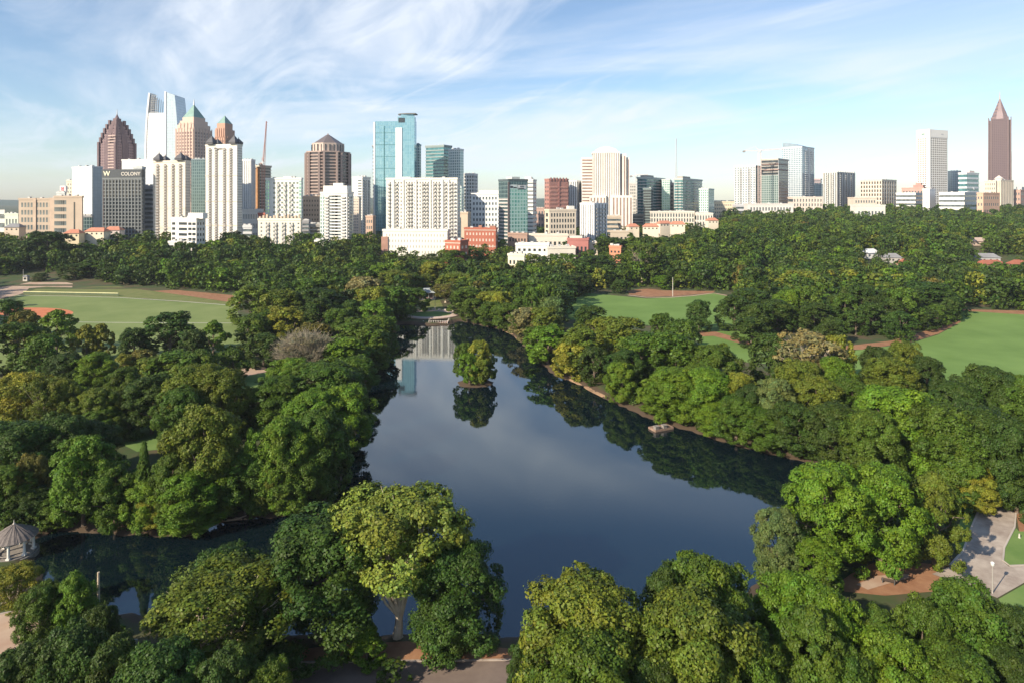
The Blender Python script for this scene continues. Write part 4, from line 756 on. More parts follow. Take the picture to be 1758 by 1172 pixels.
# big white slab
r, L1, L2, zt = B('wide white apartment slab with rows of balconies in the middle of the skyline', 663, 785, 790, 307, 581, 6, 20, (.80, .77, .70), fc=24, rc=3, rows=16, ww=.42, wh=.50, glass=mat((.16, .15, .13), .25, var=.5, name='window_glass_warm'), pent=(684, 703, 303.5), low=11,
    bal=([.04, .14, .31, .35, .52, .57, .68, .74, .83, .91, .96], .034), name='apartment_slab')
mb = MB()
for i, c in enumerate((.1, .24, .42, .62, .79, .88)): mb.box(-L1*(1-c)-.8, -L1*(1-c)+.8, -.7, -.02, 0, zt-1)
mb.build('facade_ribs', mat((.8, .78, .72), .8), r)
r, L1, L2, zt = B('long white podium of the wide apartment slab', 657, 768, 772, 396, 560, 6, 22, (.80, .77, .69), fc=20, rc=2, rows=4, ww=.3, wh=.45, glass=mat((.4, .38, .33), .4, name='blind_window'), name='podium', cat='building', low=1)
box('brick_wing', mat((.38, .22, .17), .9), r, -L1-1, -L1+5, -1, 10, -4, zt*.75)
def brickb(label, x0, xs, x1, top, d, rows, cols, th=10, c=(.42, .14, .09)):
    r, L1, L2, zt = B(label, x0, xs, x1, top, d, th, 14, c, fc=cols, rc=2, rows=rows, ww=.42, wh=.42, glass=mat((.6, .5, .42), .4, var=.2, name='light_window'), name='brick_building', cat='building', low=1); mb = MB()
    mb.box(-L1-.2, .2, -.25, -.02, zt-1.6, zt-1.0); mb.box(-L1-.2, .2, -.25, -.02, zt*.35, zt*.35+.5); mb.build('pale_band', mat((.66, .55, .46), .9), r); return r, L1, L2, zt
brickb('red brick block with pale bands beside the white podium', 764, 790, 804, 415, 500, 4, 4, 24)
r, L1, L2, zt = brickb('long red brick block with a stepped roofline behind the shorter brick block', 797, 851, 854, 393, 560, 4, 9, 8)
MB().box(-L1*.55, -L1*.45, 1, 5, zt+.13, zt+2.8).box(-L1*.2, -L1*.02, 1, 6, zt+.13, zt+2.4).build('roof_stair', mat((.4, .2, .14), .9), r)
B('white office block with a regular grid of square windows', 809, 856, 859, 333, 720, 6, 24, (.8, .8, .78), fc=8, rc=0, rows=8, ww=.5, wh=.5, glass=MDG, pent=(822, 856, 327), name='office_building', cat='building')
# teal banded glass tower with a sign
r, L1, L2, zt = B('teal glass mid-rise with a dark left face and a white leasing sign near the top', 856, 873, 906, 309, 610, 62, 26, (.10, .13, .14), 'glass', glass=gDARK, name='glass_tower', low=0)
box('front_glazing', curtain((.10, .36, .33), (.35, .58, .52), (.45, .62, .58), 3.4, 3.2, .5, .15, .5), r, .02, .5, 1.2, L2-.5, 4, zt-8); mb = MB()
for j in range(14): mb.box(-L1-.3, -.5, -.5, -.02, 3+j*3.4, 4.3+j*3.4)
mb.build('floor_bands', mat((.55, .5, .47), .8), r); box('corner_pier', mat((.12, .1, .1), .6), r, -.6, .62, -.6, 1.1, -4, zt-2)
box('sign_fascia', mat((.62, .68, .66), .6), r, .03, .4, 1.2, L2-1, zt-7.9, zt-4.6)
LR = r
def side_text(s, size, m, parent, x, y, z): o = text(s, size, m, parent, (x, y, z)); o.rotation_euler = (R(90), 0, R(90)); return o
mb = MB(); yy = L2*.46; mb.box(.45, .6, yy, yy+9, zt-9.2, zt-8.9).box(.45, .6, yy, yy+9, zt-4.9, zt-4.6).box(.45, .6, yy, yy+.25, zt-8.9, zt-4.9).box(.45, .6, yy+8.75, yy+9, zt-8.9, zt-4.9); mb.build('sign_frame', mat((.05, .06, .06), .6), r)
box('sign_board', mat((.8, .8, .78), .6, var=.02), r, .41, .55, yy+.26, yy+8.74, zt-8.88, zt-4.92)
side_text('NOW', 1.7, mat((.06, .07, .08), .6), r, .62, yy+2.4, zt-6.7); side_text('LEASING', 1.7, mat((.06, .07, .08), .6), r, .62, yy+.6, zt-8.6)
box('dark_logo', mat((.05, .05, .06), .6), r, .41, .6, 1.8, 4.6, zt-7.6, zt-5.9); box('dark_logo', mat((.05, .05, .06), .6), r, .41, .6, 5.2, 8.4, zt-7.9, zt-6.9)
MB().box(-L1*.6, -.6, 4, L2*.6, zt+.13, zt+3).build('penthouse', mat((.6, .62, .6), .7), r)
r, L1, L2, zt = B('white tower with rounded dark porthole windows at the top behind the teal mid-rise', 897, 915, 921, 309, 760, 12, 18, WHITE, fc=[.72], rc=2, rows=14, ww=.6, wh=.35, glass=MDG); MB().box(-L1*.8, -L1*.2, 2, 12, zt+.13, zt+3.5).build('penthouse', mat(WHITE, .8), r)
B('small pink-beige block right of the white porthole tower', 918, 934, 936, 358, 900, 6, 20, (.55, .38, .32), fc=3, rc=0, rows=3, name='low_building', cat='building')
# rose tower
r, L1, L2, zt = B('rose-brown tower with vertical notches', 935, 943, 976, 308, 840, 66, 24, (.40, .20, .17), fc=2, rc=0, rows=12, ww=.4, glass=DKG, name='office_tower'); mb = MB(); m2 = MB()
for j in range(11):
    z = 8+j*(zt-14)/11; mb.box(.02, .5, 1, L2*.44, z, z+1.9); mb.box(.02, .5, L2*.56, L2-1, z, z+1.9)
mb.build('floor_bands', mat((.50, .26, .21), .8), r)
for i in range(6): y = L2*(.08+.16*i); m2.box(-.3, .8, y-.9, y+.9, zt-2, zt+2.2)
m2.box(.03, .7, L2*.46, L2*.54, -4, zt); m2.build('crown_blocks', mat((.36, .17, .15), .8), r)
B('white and grey balcony tower right of the rose-brown tower', 975, 990, 998, 311, 870, 20, 22, (.72, .72, .72), 'pier', fc=4, rc=3, rows=14, ww=.5, glass=gGREY, bal=None)
# arched cream tower
CRM = (.82, .77, .70); r, L1, L2, zt = B('broad cream tower with an arched crown and vertical piers', 1018, 1064, 1066, 262, 860, 4, 34, CRM, 'pier', fc=12, rc=0, rows=20, ww=.38, glass=mat((.45, .37, .32), .3, var=.2, name='bronze_window'), name='office_tower')
cm = mat(CRM, .85, var=.06, scale=.08, name='facade'); n = 14; ar = [(-L1*.96+L1*.92*i/n, zt+.9+math.sin(math.pi*i/n)**.6*7) for i in range(n+1)]
mb = MB(); mb.v = [(x, 1.5, z) for x, z in ar]+[(x, L2-2, z) for x, z in ar]+[(ar[0][0], 1.5, zt+.14), (ar[-1][0], 1.5, zt+.14), (ar[0][0], L2-2, zt+.14), (ar[-1][0], L2-2, zt+.14)]; m_ = n+1
mb.f = [(i, i+1, m_+i+1, m_+i) for i in range(n)]+[tuple(range(m_))[::-1]+(2*m_, 2*m_+1), tuple(range(m_, 2*m_))+(2*m_+3, 2*m_+2), (0, m_, 2*m_+2, 2*m_), (n, 2*m_+1, 2*m_+3, m_+n)]; mb.build('arched_crown', cm, r)
zz_ = CAMZ-gz(r.location.x, 860); kk = 860/F
def wing(x0, x1, top, y0, y1, band=False):
    a = -L1+(x0-1018)*kk; b = -L1+(x1-1018)*kk; z = zz_+(HY-top)*kk; box('wing', cm, r, a, b, y0, y1, -4, z); n = max(2, int((b-a)/4.2)); mb = MB()
    if band:
        for j in range(int(z/4.2)): mb.box(a+.6, b-.6, y0-.06, y0+.05, 3+j*4.2, 5.1+j*4.2)
    else:
        for i in range(n): mb.box(a+(b-a)*(i+.28)/n, a+(b-a)*(i+.72)/n, y0-.06, y0+.05, 2, z-3)
    mb.build('wing_glazing', mat((.32, .22, .18), .3, var=.2, name='bronze_window2'), r)
wing(999, 1017.7, 270, 3, 30, True); wing(1064.3, 1075, 264, 3, 30); wing(1075.1, 1081, 270, 6, 30); wing(1050, 1085, 336, -4, 2.9); wing(1012, 1040, 336, -4, -.1)
r, L1, L2, zt = B('cream mid-rise with a blank left wall and tall window rows', 935, 943, 989, 361, 620, 74, 24, (.70, .60, .48), fc=0 or [.5], rc=9, rows=6, ww=.5, wh=.62, glass=DKG, name='office_building', cat='building', low=2); MB().box(-6, -1, L2*.72, L2*.95, zt+.13, zt+4).build('penthouse', mat(WHITE, .8), r)
r, L1, L2, zt = B('bright white mid-rise with striped balcony columns', 996, 1020, 1042, 350, 700, 40, 20, (.82, .82, .82), 'pier', fc=6, rc=4, rows=9, ww=.4, glass=MDG, balr=([.2, .5, .8], .14), name='apartment_block', cat='building')
B('tan low building between the white mid-rise and the arched tower', 1041, 1066, 1070, 372, 760, 6, 24, (.55, .46, .36), 'band', rows=4, wh=.5, name='low_building', cat='building')
B('long cream office podium below the arched tower', 1066, 1126, 1130, 369, 900, 4, 26, (.74, .68, .58), 'band', rows=4, wh=.45, glass=MDG, name='podium', cat='building', low=1)
B('pale balconied tower right behind the arched tower', 1081, 1092, 1094, 316, 980, 6, 20, (.66, .62, .57), fc=3, rc=0, rows=12, ww=.5)
# green twin glass towers
def twin(label, x0, s1, x1, top, d):
    r, L1, L2, zt = B(label, x0, s1, x1, top, d, 34, 28, (.5, .55, .52), 'band', rows=16, wh=.72, glass=TLG, bal=([.35, .75], .2), balr=([.25, .6], .16), name='apartment_tower'); box('roof_pavilion', mat((.4, .38, .34), .8), r, -L1*.7, -1, 3, L2*.4, zt+.13, zt+3.5); return r, L1, L2, zt
twin('green-glass balcony tower, left one of the matching pair', 1093, 1110, 1142, 305, 900); twin('green-glass balcony tower, right one of the matching pair', 1157, 1172, 1206, 307, 900)
B('lower stepped green-glass wing of the left balcony tower', 1104, 1118, 1123, 324, 870, 16, 16, (.2, .25, .25), 'band', rows=14, wh=.7, glass=DKG)
B('pale green glass wing at the right of the left balcony tower', 1136, 1150, 1154, 309, 930, 16, 18, (.6, .66, .62), 'glass', glass=gGREEN); B('pale green glass wing at the right of the right balcony tower', 1200, 1216, 1226, 325, 880, 30, 18, (.6, .66, .62), 'glass', glass=gGREEN)
B('beige slab between the two green-glass balcony towers', 1150, 1157, 1160, 315, 960, 6, 16, (.6, .5, .42), fc=1, rc=0, rows=10)
B('long cream colonnaded podium under the green-glass towers', 1117, 1192, 1196, 364, 860, 4, 26, (.72, .66, .57), 'grid', fc=16, rc=0, rows=3, ww=.6, wh=.7, glass=MDG, name='podium', cat='building', low=1)
B('cream podium end with tall openings at the right of the green-glass towers', 1196, 1224, 1227, 367, 850, 4, 26, (.76, .70, .62), 'grid', fc=6, rc=0, rows=2, ww=.55, wh=.7, glass=MDG, name='podium', cat='building', low=1)
B('yellowish apartment block with small windows in the gap of the skyline', 1225, 1261, 1264, 347, 1000, 4, 26, (.74, .64, .46), fc=10, rc=0, rows=4, ww=.45, wh=.45, name='apartment_block', cat='building', low=1)
# lattice mast
o, Z, k = center_root('radio_mast', 'thin guyed lattice radio mast above the green-glass towers', 1161, 1150, 0, 'mast', 4); h = Z(238); mb = MB()
for a in (0, 2.1, 4.2): mb.tube([(2.6*math.cos(a), 2.6*math.sin(a), 0), (.8*math.cos(a), .8*math.sin(a), h)], .32, 4)
for j in range(40): z = h*j/40; s_ = 2.6-1.8*j/40; mb.tube([(-s_, 0, z), (s_, 0, z+h/40)], .2, 3)
mb.build('lattice', mat((.5, .48, .48), .6), o)
jib_crane('small_crane', 'small distant white crane beside the arched cream tower', 1092, 1050, 340, 302, (1112, 301), (1084, 302), WST)
# right group
r, L1, L2, zt = B('white apartment tower with grey balconies left of the unfinished tower', 1261, 1297, 1308, 285, 1050, 38, 24, (.74, .74, .74), 'grid', fc=8, rc=4, rows=20, ww=.72, wh=.7, glass=gGREY, bal=([.3, .7], .12)); box('glass_side', gTEALW, r, .26, .6, L2*.1, L2*.9, 3, zt-3)
r, L1, L2, zt = B('unfinished dark glass tower with open concrete floors at its top', 1306, 1336, 1354, 273, 1020, 42, 24, (.55, .5, .45), 'band', rows=18, wh=.8, glass=DKG, name='construction_tower')
box('green_glazing', curtain((.08, .16, .15), (.14, .24, .22), (.3, .36, .34), 3.6, 3, .6), r, -L1-.1, .1, -.1, .2, 3, zt*.72); box('side_piers', mat((.72, .7, .68), .7), r, .05, .5, 0, 1.6, -4, zt-2)
MB().box(-L1*.9, .9, -.9, L2*.9, zt-9, zt-7.8).box(-L1*.9, .9, -.9, L2*.9, zt-18, zt-16.5).build('safety_deck', mat((.3, .2, .17), .9), r)
jib_crane('tower_crane', 'pale pink tower crane with a long level jib beside the unfinished tower', 1304, 1000, 345, 259.5, (1344, 257), (1278, 259), mat((.74, .55, .48), .6, var=.08, name='pink_steel'), 1.9)
r, L1, L2, zt = B('tall pale blue-grey tower with a curved sloping crown behind the crane', 1343, 1377, 1398, 252, 1150, 46, 26, (.6, .63, .66), 'glass', glass=gBLUE, name='glass_tower'); n = 10; mb = MB()
pr = [(-L1+L1*.9*i/n, zt+1+8*math.cos(i/n*1.5)) for i in range(n+1)]; mb.v = [(x, 2, z) for x, z in pr]+[(x, L2*.6, z) for x, z in pr]+[(pr[0][0], 2, zt+.14), (pr[-1][0], 2, zt+.14), (pr[0][0], L2*.6, zt+.14), (pr[-1][0], L2*.6, zt+.14)]; m_ = n+1
mb.f = [(i, i+1, m_+i+1, m_+i) for i in range(n)]+[tuple(range(m_))[::-1]+(2*m_, 2*m_+1), tuple(range(m_, 2*m_))+(2*m_+3, 2*m_+2), (0, m_, 2*m_+2, 2*m_), (n, 2*m_+1, 2*m_+3, m_+n)]; mb.build('curved_crown', mat((.30, .38, .44), .25, .3), r)
it = face_items(L1, L2, 'right', [.35, .75], 5, zt-4, 30, 1, 1, m=0); arr(r, 'balcony', BALC, mat((.78, .76, .74), .6), [(l, rz, (L2*.25, 1, 3.4)) for l, rz, s in it]); box('white_core', mat((.78, .77, .75), .7), r, .02, .9, L2*.5, L2*.6, -4, zt-1)
B('short glass tower low behind the curved-crown tower', 1396, 1410, 1413, 317, 1250, 40, 24, (.5, .55, .55), 'glass', glass=gTEALW); 
B('small mauve-topped block behind the short glass tower', 1397, 1409, 1411, 308, 1350, 40, 20, (.45, .35, .36), 'band', rows=14, wh=.5)
B('long white low-rise with terraces below the unfinished tower', 1284, 1362, 1366, 351, 930, 4, 20, (.72, .66, .62), fc=14, rc=0, rows=2, ww=.5, glass=MDG, name='low_building', cat='building', low=1); B('cream colonnaded low block right of the unfinished tower', 1362, 1412, 1416, 339, 1000, 4, 24, (.72, .62, .54), 'grid', fc=10, rc=0, rows=4, ww=.5, wh=.62, name='office_building', cat='building', low=1)
B('grey low block under the white balcony tower', 1263, 1285, 1288, 352, 980, 4, 20, (.6, .6, .62), 'band', rows=3, name='low_building', cat='building', low=1)
r, L1, L2, zt = B('pale ribbed apartment tower with a comb-like roofline', 1413, 1437, 1468, 296, 1150, 50, 26, (.64, .62, .58), 'pier', fc=6, rc=7, rows=18, ww=.5, glass=mat((.14, .17, .17), .2, var=.3, name='grey_green_glass'), bal=([.3, .7], .14), balr=([.2, .5, .8], .10)); mb = MB()
for i in range(8): y = L2*(i+.5)/8; mb.box(-2, .5, y-.8, y+.8, zt+.92, zt+4)
mb.build('roof_fins', mat((.66, .64, .6), .8), r)
r, L1, L2, zt = B('square cream office block with large dark openings', 1477, 1514, 1539, 309, 1100, 52, 30, (.68, .60, .50), 'grid', fc=8, rc=6, rows=8, ww=.62, wh=.66, glass=mat((.10, .09, .08), .3), name='office_building', cat='building')
B('cluster of cream rooftops left of the square cream block', 1466, 1505, 1508, 340, 1020, 4, 22, (.68, .58, .48), fc=8, rc=0, rows=3, name='low_building', cat='building'); B('low white flat-roofed building behind the right tree line', 1470, 1520, 1524, 353, 860, 4, 18, (.7, .68, .62), fc=8, rc=0, rows=1, name='low_building', cat='building', low=1)
r, L1, L2, zt = B('low white banded office block left of the white gridded tower', 1538, 1572, 1586, 332, 1050, 48, 30, (.74, .72, .68), 'band', rows=5, wh=.5, glass=MDG, name='office_building', cat='building', low=1)
r, L1, L2, zt = B('reddish stepped building in front of the white gridded tower', 1548, 1586, 1602, 323, 1200, 48, 26, (.52, .32, .27), fc=7, rc=3, rows=3, ww=.5, name='office_building', cat='building'); MB().box(-L1*.5, -2, 3, 14, zt+.13, zt+6).box(-L1*.4, -6, 5, 12, zt+6.01, zt+10).build('roof_steps', mat((.46, .27, .23), .85), r)
B('plain white block below the white gridded tower', 1584, 1596, 1606, 325, 1000, 56, 20, (.78, .76, .74), fc=0 or [.5], rc=0, rows=1, ww=.1, wh=.1, name='low_building', cat='building')
# white gridded tower
r, L1, L2, zt = B('tall white gridded tower with a blank top band', 1574, 1596, 1627, 223, 1300, 66, 40, (.80, .78, .74), fc=5, rc=8, rows=34, ww=.58, wh=.55, glass=mat((.20, .15, .12), .25, var=.3, name='brown_window'), name='office_tower', low=12)
# redo its band: a proud fascia over the top rows and a corner pier
fm = mat((.82, .80, .77), .7, var=.03, name='fascia'); MB().box(-L1-.5, .5, -.5, -.02, zt-15, zt+1).box(.02, .5, 0, L2+.5, zt-15, zt+1).build('top_fascia', fm, r); MB().box(-3.5, .8, -.8, 3.5, -4, zt+1.2).build('corner_pier', fm, r)
box('logo_mark', mat((.12, .28, .22), .6), r, -L1*.62, -L1*.36, -.75, -.52, zt-9.5, zt-6.5); box('logo_mark', mat((.5, .5, .52), .6), r, .52, .7, L2*.62, L2*.75, zt-9, zt-7)
r, L1, L2, zt = B('blue-grey glass block right of the white gridded tower', 1627, 1646, 1650, 294, 1400, 50, 30, (.4, .46, .5), 'glass', glass=curtain((.26, .33, .38), (.32, .4, .45), (.3, .36, .4), 3.8, 4, .2), name='glass_building')
r, L1, L2, zt = B('blocky white building with irregular blue glass bands', 1645, 1660, 1681, 297, 1350, 60, 30, (.72, .74, .76), 'band', rows=8, wh=.6, glass=TLG, name='office_building', cat='building'); mb = MB()
for j, (a, b) in enumerate([(.1, .3), (.45, .7), (.2, .4), (.6, .9), (.05, .2), (.5, .62)]): mb.box(.02, .6, L2*a, L2*b, 8+j*8, 13+j*8)
mb.build('white_panels', mat((.8, .8, .8), .7), r); MB().box(-12, -2, L2*.3, L2*.7, zt+.13, zt+5).build('penthouse', mat((.7, .55, .52), .8), r)
B('long low white office building with ribbon windows at the right tree line', 1612, 1656, 1677, 331, 950, 50, 26, (.74, .72, .68), 'band', rows=5, wh=.42, glass=MDG, name='office_building', cat='building', low=1)
# bank tower with spire
GRAN = curtain((.065, .045, .055), (.09, .06, .07), (.13, .085, .09), 4.0, 3.6, 1.0, .25, .2); GR = mat((.17, .115, .115), .6, var=.08, name='red_granite2')
o, Z, k = center_root('spired_tower', 'tall dark rose granite tower with a faceted spire at the far right', 1716.5, 1500, R(-38), r=30); hw = 15.2*k
MB().box(-hw, hw, -hw*.72, hw*.72, -4, Z(208)).build('shaft_wing', GRAN, o); MB().box(-hw*.72, hw*.72, -hw-.01, hw+.01, -4, Z(206)).build('shaft_core', GRAN, o); MB().prism([(-hw*1.06, -hw*.76), (hw*1.06, -hw*.76), (hw*1.06, hw*.76), (-hw*1.06, hw*.76)], -4, Z(262)).build('lower_shoulder', GRAN, o)
mb = MB()
for a, b in ((-1, -.76), (1, -.76), (-1, .76), (1, .76), (-.76, -1.02), (.76, -1.02), (.76, 1.02), (-.76, 1.02)): mb.box(a*hw-1, a*hw+1, b*hw-1, b*hw+1, -4, Z(203))
mb.build('piers', GR, o); MB().prism(circ(0, 0, hw*.88, 8), Z(206), Z(192), circ(0, 0, hw*.58, 8)).prism(circ(0, 0, hw*.56, 8), Z(192), Z(171), circ(0, 0, hw*.07, 8)).build('faceted_crown', curtain((.12, .10, .13), (.17, .14, .17), (.26, .18, .17), 4, 3.6, .8, .3, .3), o)
MB().tube([(0, 0, Z(173)), (0, 0, Z(168)), (0, 0, Z(158))], [1.6, .9, .35], 8).build('spire', mat((.7, .5, .35), .4, .5), o)
B('cream building with a pointed gable in front of the spired tower', 1690, 1710, 1723, 311, 1150, 52, 26, (.72, .60, .48), fc=5, rc=4, rows=7, ww=.4, name='office_building', cat='building'); r, L1, L2, zt = B('cream block filling the foot of the spired tower', 1712, 1718, 1740, 310, 1120, 60, 26, (.74, .64, .52), 'pier', fc=2, rc=8, rows=7, ww=.4, glass=mat((.34, .26, .2), .4), name='office_building', cat='building')
X = (1705-CX)/F*1150; MB().box(-11, -1, 3, 10, 0, 3).spire([(-12, 2), (0, 2), (0, 11), (-12, 11)], 3, 9).build('gable_roof', mat((.7, .62, .55), .8), None); gb = bpy.data.objects['gable_roof']; gb.parent = r; gb.location = (0, 2, zt+.14)
B('peach low block at the right tree line', 1677, 1688, 1716, 332, 900, 62, 22, (.66, .42, .30), fc=2, rc=7, rows=4, ww=.4, wh=.4, name='low_building', cat='building', low=1); B('reddish block right of the cream building at the far right', 1738, 1752, 1760, 327, 1150, 55, 20, (.5, .32, .26), fc=3, rc=3, rows=4, name='low_building', cat='building')
B('pale distant block cut by the right edge of the picture', 1745, 1754, 1790, 322, 1500, 50, 20, (.6, .58, .6), fc=3, rc=6, rows=6, name='low_building', cat='building')
# ---- low-rise foreground row and houses
def flat_low(label, x0, x1, top, d, c, th=6, depth=16, rows=2, cols=5, name='low_building'): return B(label, x0, x1, x1+2, top, d, th, depth, c, fc=cols, rc=2, rows=rows, ww=.5, wh=.4, glass=DKG, name=name, cat='building', low=1, parapet=True)
flat_low('cream two-storey house with a dark flat roof behind the lake trees', 872, 900, 438, 480, (.74, .68, .52), 20, 22, 2, 4, 'apartment_house')
flat_low('bright white stucco building below the cream mid-rise', 885, 942, 420, 540, (.82, .79, .72), 8, 16, 2, 6); flat_low('brown brick lofts at the foot of the teal mid-rise', 872, 905, 402, 575, (.36, .24, .19), 20, 16, 2, 6, 'brick_building')
flat_low('long cream retail row behind the white stucco building', 900, 975, 404, 580, (.70, .62, .52), 4, 14, 1, 9); flat_low('low white shed roof left of the red awning building', 940, 988, 425, 535, (.76, .70, .60), -8, 14, 1, 5)
r, L1, L2, zt = flat_low('low building with deep red awnings', 974, 1010, 411, 545, (.40, .16, .14), 12, 14, 1, 5); MB().box(-L1*.9, -L1*.3, 2, 10, zt+.13, zt+2.5).build('roof_box', mat((.72, .64, .55), .8), r)
flat_low('flat white roof right of the red awning building', 1003, 1026, 418, 550, (.72, .62, .52), 12, 12, 1, 4); flat_low('small orange-red brick cube alone in the trees', 1046, 1066, 424, 520, (.58, .25, .15), 24, 8, 3, 3, 'brick_building')
flat_low('low beige wall-like building left of the red-tiled houses', 1048, 1086, 398, 640, (.5, .42, .33), 8, 12, 1, 5)
TILE = mat((.48, .19, .12), .85, c2=(.58, .26, .17), scale=.5, name='roof_tiles')
def house(label, px, top, d, wpx, rz, wall, roof, h=5.5, roofh=3.2, dep=9):
    o, Z, k = center_root('house', label, px, d, R(rz), 'house', 9); w_ = wpx*k/2; H_ = max(Z(top)-roofh, 4); MB().box(-w_, w_, -dep/2, dep/2, -3, H_).build('wall', mat(wall, .9, var=.06), o)
    mb = MB(); e = .7; mb.v = [(-w_-e, -dep/2-e, H_-.1), (w_+e, -dep/2-e, H_-.1), (w_+e, dep/2+e, H_-.1), (-w_-e, dep/2+e, H_-.1), (-w_+dep*.3, 0, H_+roofh), (w_-dep*.3, 0, H_+roofh)]; mb.f = [(0, 1, 5, 4), (2, 3, 4, 5), (1, 2, 5), (3, 0, 4), (3, 2, 1, 0)]; mb.build('roof', roof, o)
    n = max(2, int(w_*2/4)); arr(o, 'window', UNIT, DKG, [((-w_+2*w_*(i+.5)/n, -dep/2, H_-2.0), 0, (1.4, 1, 1.5)) for i in range(n)]); return o
GRYR = mat((.24, .24, .25), .85, var=.15, name='shingles'); OR = mat((.34, .12, .075), .85, var=.12, name='orange_tiles')
for a in [('red-tiled house, leftmost of the red-roofed row under the long podium', 1086, 384, 700, 18, 12, CREAM, TILE), ('red-tiled house with a cream gable in the middle of the red-roofed row', 1117, 384, 690, 26, -8, CREAM, TILE),
          ('red-tiled long house behind the middle red roof', 1140, 379, 740, 24, 20, CREAM, TILE), ('red-tiled house, rightmost of the red-roofed row', 1163, 380, 720, 24, -10, CREAM, TILE), ('low cream cottage with a red roof in the trees right of the row', 1222, 374, 760, 18, 5, CREAM, TILE),
          ('low yellow house with red roof lines left of the dark hotel', 128, 394, 560, 24, 5, (.74, .62, .42), TILE), ('cream building with a long red roof below the dark hotel', 168, 391, 570, 34, -4, (.76, .66, .5), TILE), ('white-walled building with a red roof rim under the hotel', 196, 389, 585, 26, 4, (.7, .6, .54), TILE),
          ('beige terrace half hidden by trees at the far left', 26, 384, 590, 24, 3, (.66, .54, .42), GRYR),
          ('white house in the woods behind the big right clump', 1493, 442, 540, 28, 18, (.82, .80, .76), mat((.75, .75, .75), .7)), ('grey-roofed house right of the white house in the woods', 1530, 449, 525, 26, -12, (.4, .38, .36), GRYR), ('small orange-roofed house beside the grey roof in the woods', 1553, 455, 508, 18, 5, (.5, .3, .22), OR),
          ('pink-beige flat house in the woods at the right', 1676, 417, 600, 30, 6, (.6, .46, .38), mat((.5, .38, .32), .9)), ('grey shingled house behind the long orange roof', 1690, 449, 525, 40, -8, (.42, .42, .42), GRYR), ('long low house with an orange roof near the right edge', 1700, 457, 505, 40, 4, (.5, .32, .24), OR), ('orange-roofed house cut by the right edge of the picture', 1747, 457, 505, 24, -4, (.5, .3, .24), OR)]: house(*a)

# ------------------------------------------------------------------ far woods
def wood_points():
    out = []; r = np.random.default_rng(11); Y = 300.0
    while Y < 1500:
        st = 8.5 if Y < 620 else 9.5 if Y < 900 else 13; hw_ = Y*.87+30; xs = np.arange(-hw_, hw_, st); xs = xs+r.uniform(-.4, .4, len(xs))*st; ys = Y+r.uniform(-.4, .4, len(xs))*st
        for x, y in zip(xs, ys): out.append((x, y))
        Y += st
    return np.array(out)
OPEN = [[(-60, 484), (0, 482), (50, 476), (128, 478), (200, 490), (300, 496), (425, 505), (440, 530), (440, 640), (-80, 660)],
        [(960, 560), (975, 520), (1000, 502), (1100, 492), (1180, 500), (1262, 500), (1300, 540), (1345, 640), (1100, 640)], [(1300, 508), (1303, 488), (1332, 470), (1332, 508)],
        [(1430, 690), (1440, 608), (1560, 588), (1640, 552), (1652, 528), (1700, 531), (1900, 540), (1900, 700)], [(680, 560), (690, 520), (708, 490), (756, 490), (800, 548), (800, 560)],
        [(1476, 486), (1476, 464), (1512, 464), (1512, 486)], [(1672, 492), (1672, 468), (1770, 468), (1770, 492)], [(1518, 488), (1518, 468), (1564, 468), (1564, 492)], [(1660, 472), (1660, 452), (1694, 452), (1694, 472)]]
WP = wood_points(); x, y = WP[:, 0], WP[:, 1]; gpx = CX+F*x/y; gpy = HY+(CAMZ-1)*F/y; keep = np.ones(len(WP), bool)
for P in OPEN: keep &= ~inside(gpx, gpy, P)
keep &= lake_sd(x, y) > 6
tr = np.array(TREES)
for i in range(len(WP)):
    if keep[i] and y[i] < 420 and (np.hypot(tr[:, 0]-x[i], tr[:, 1]-y[i]) < tr[:, 2]*.36+3).any(): keep[i] = False
for fx, fy, fr in FOOT: keep &= np.hypot(x-fx, y-fy) > fr
r11 = np.random.default_rng(12)
sight = ((gpx > 860) & (gpx < 1030) & (y > 470) & (y < 640)) | ((gpx > 1046) & (gpx < 1075) & (y > 470) & (y < 560)) | ((gpx > 1050) & (gpx < 1180) & (y > 600) & (y < 800)) | ((gpx > 640) & (gpx < 860) & (y > 455) & (y < 600))
keep &= ~(sight & (r11.random(len(WP)) < .3))
urban = (gpx < 1240) & (y > 590+60*(gpx > 860)); keep &= ~(urban & (r11.random(len(WP)) < .45)); keep &= ~((gpx >= 1240) & (y > 1000) & (r11.random(len(WP)) < .4))
x, y, gpx = x[keep], y[keep], gpx[keep]; n = len(x)
hh = r11.uniform(9.5, 20, n); hh *= np.where((gpx < 1240) & (y > 590), .6, 1); small = ((gpx > 640) & (gpx < 1075) & (y > 455) & (y < 640)) | ((gpx > 1050) & (gpx < 1180) & (y > 560) & (y < 800)); hh *= np.where(small, np.where(gpx > 1075, .9, .72), 1)
ww_ = r11.uniform(9, 16.5, n)*np.where(hh < 9, .72, 1)
kinds = r11.choice(list('dddkkgggobyr'), n, p=np.array([2.4, 2.4, 2.4, 2.2, 2.2, 3.4, 3.4, 3.4, 2.2, 1.4, .4, .1])/25.9)
NAMED = 300-NT-1; order = np.argsort(y); first = set(order[:max(0, NAMED)].tolist())
for q, i in enumerate(order[:max(0, NAMED)]):
    zone = ('left of the lake behind the sports field' if gpx[i] < 640 else 'behind the far end of the lake' if gpx[i] < 1000 else 'in the woods right of the lake')
    tree(x[i], y[i], hh[i], ww_[i], 'R', kinds[i], f'{CN[kinds[i]]} tree merging into the dense woods {zone}', 'woodland trees '+zone)
fv, ft = [], []
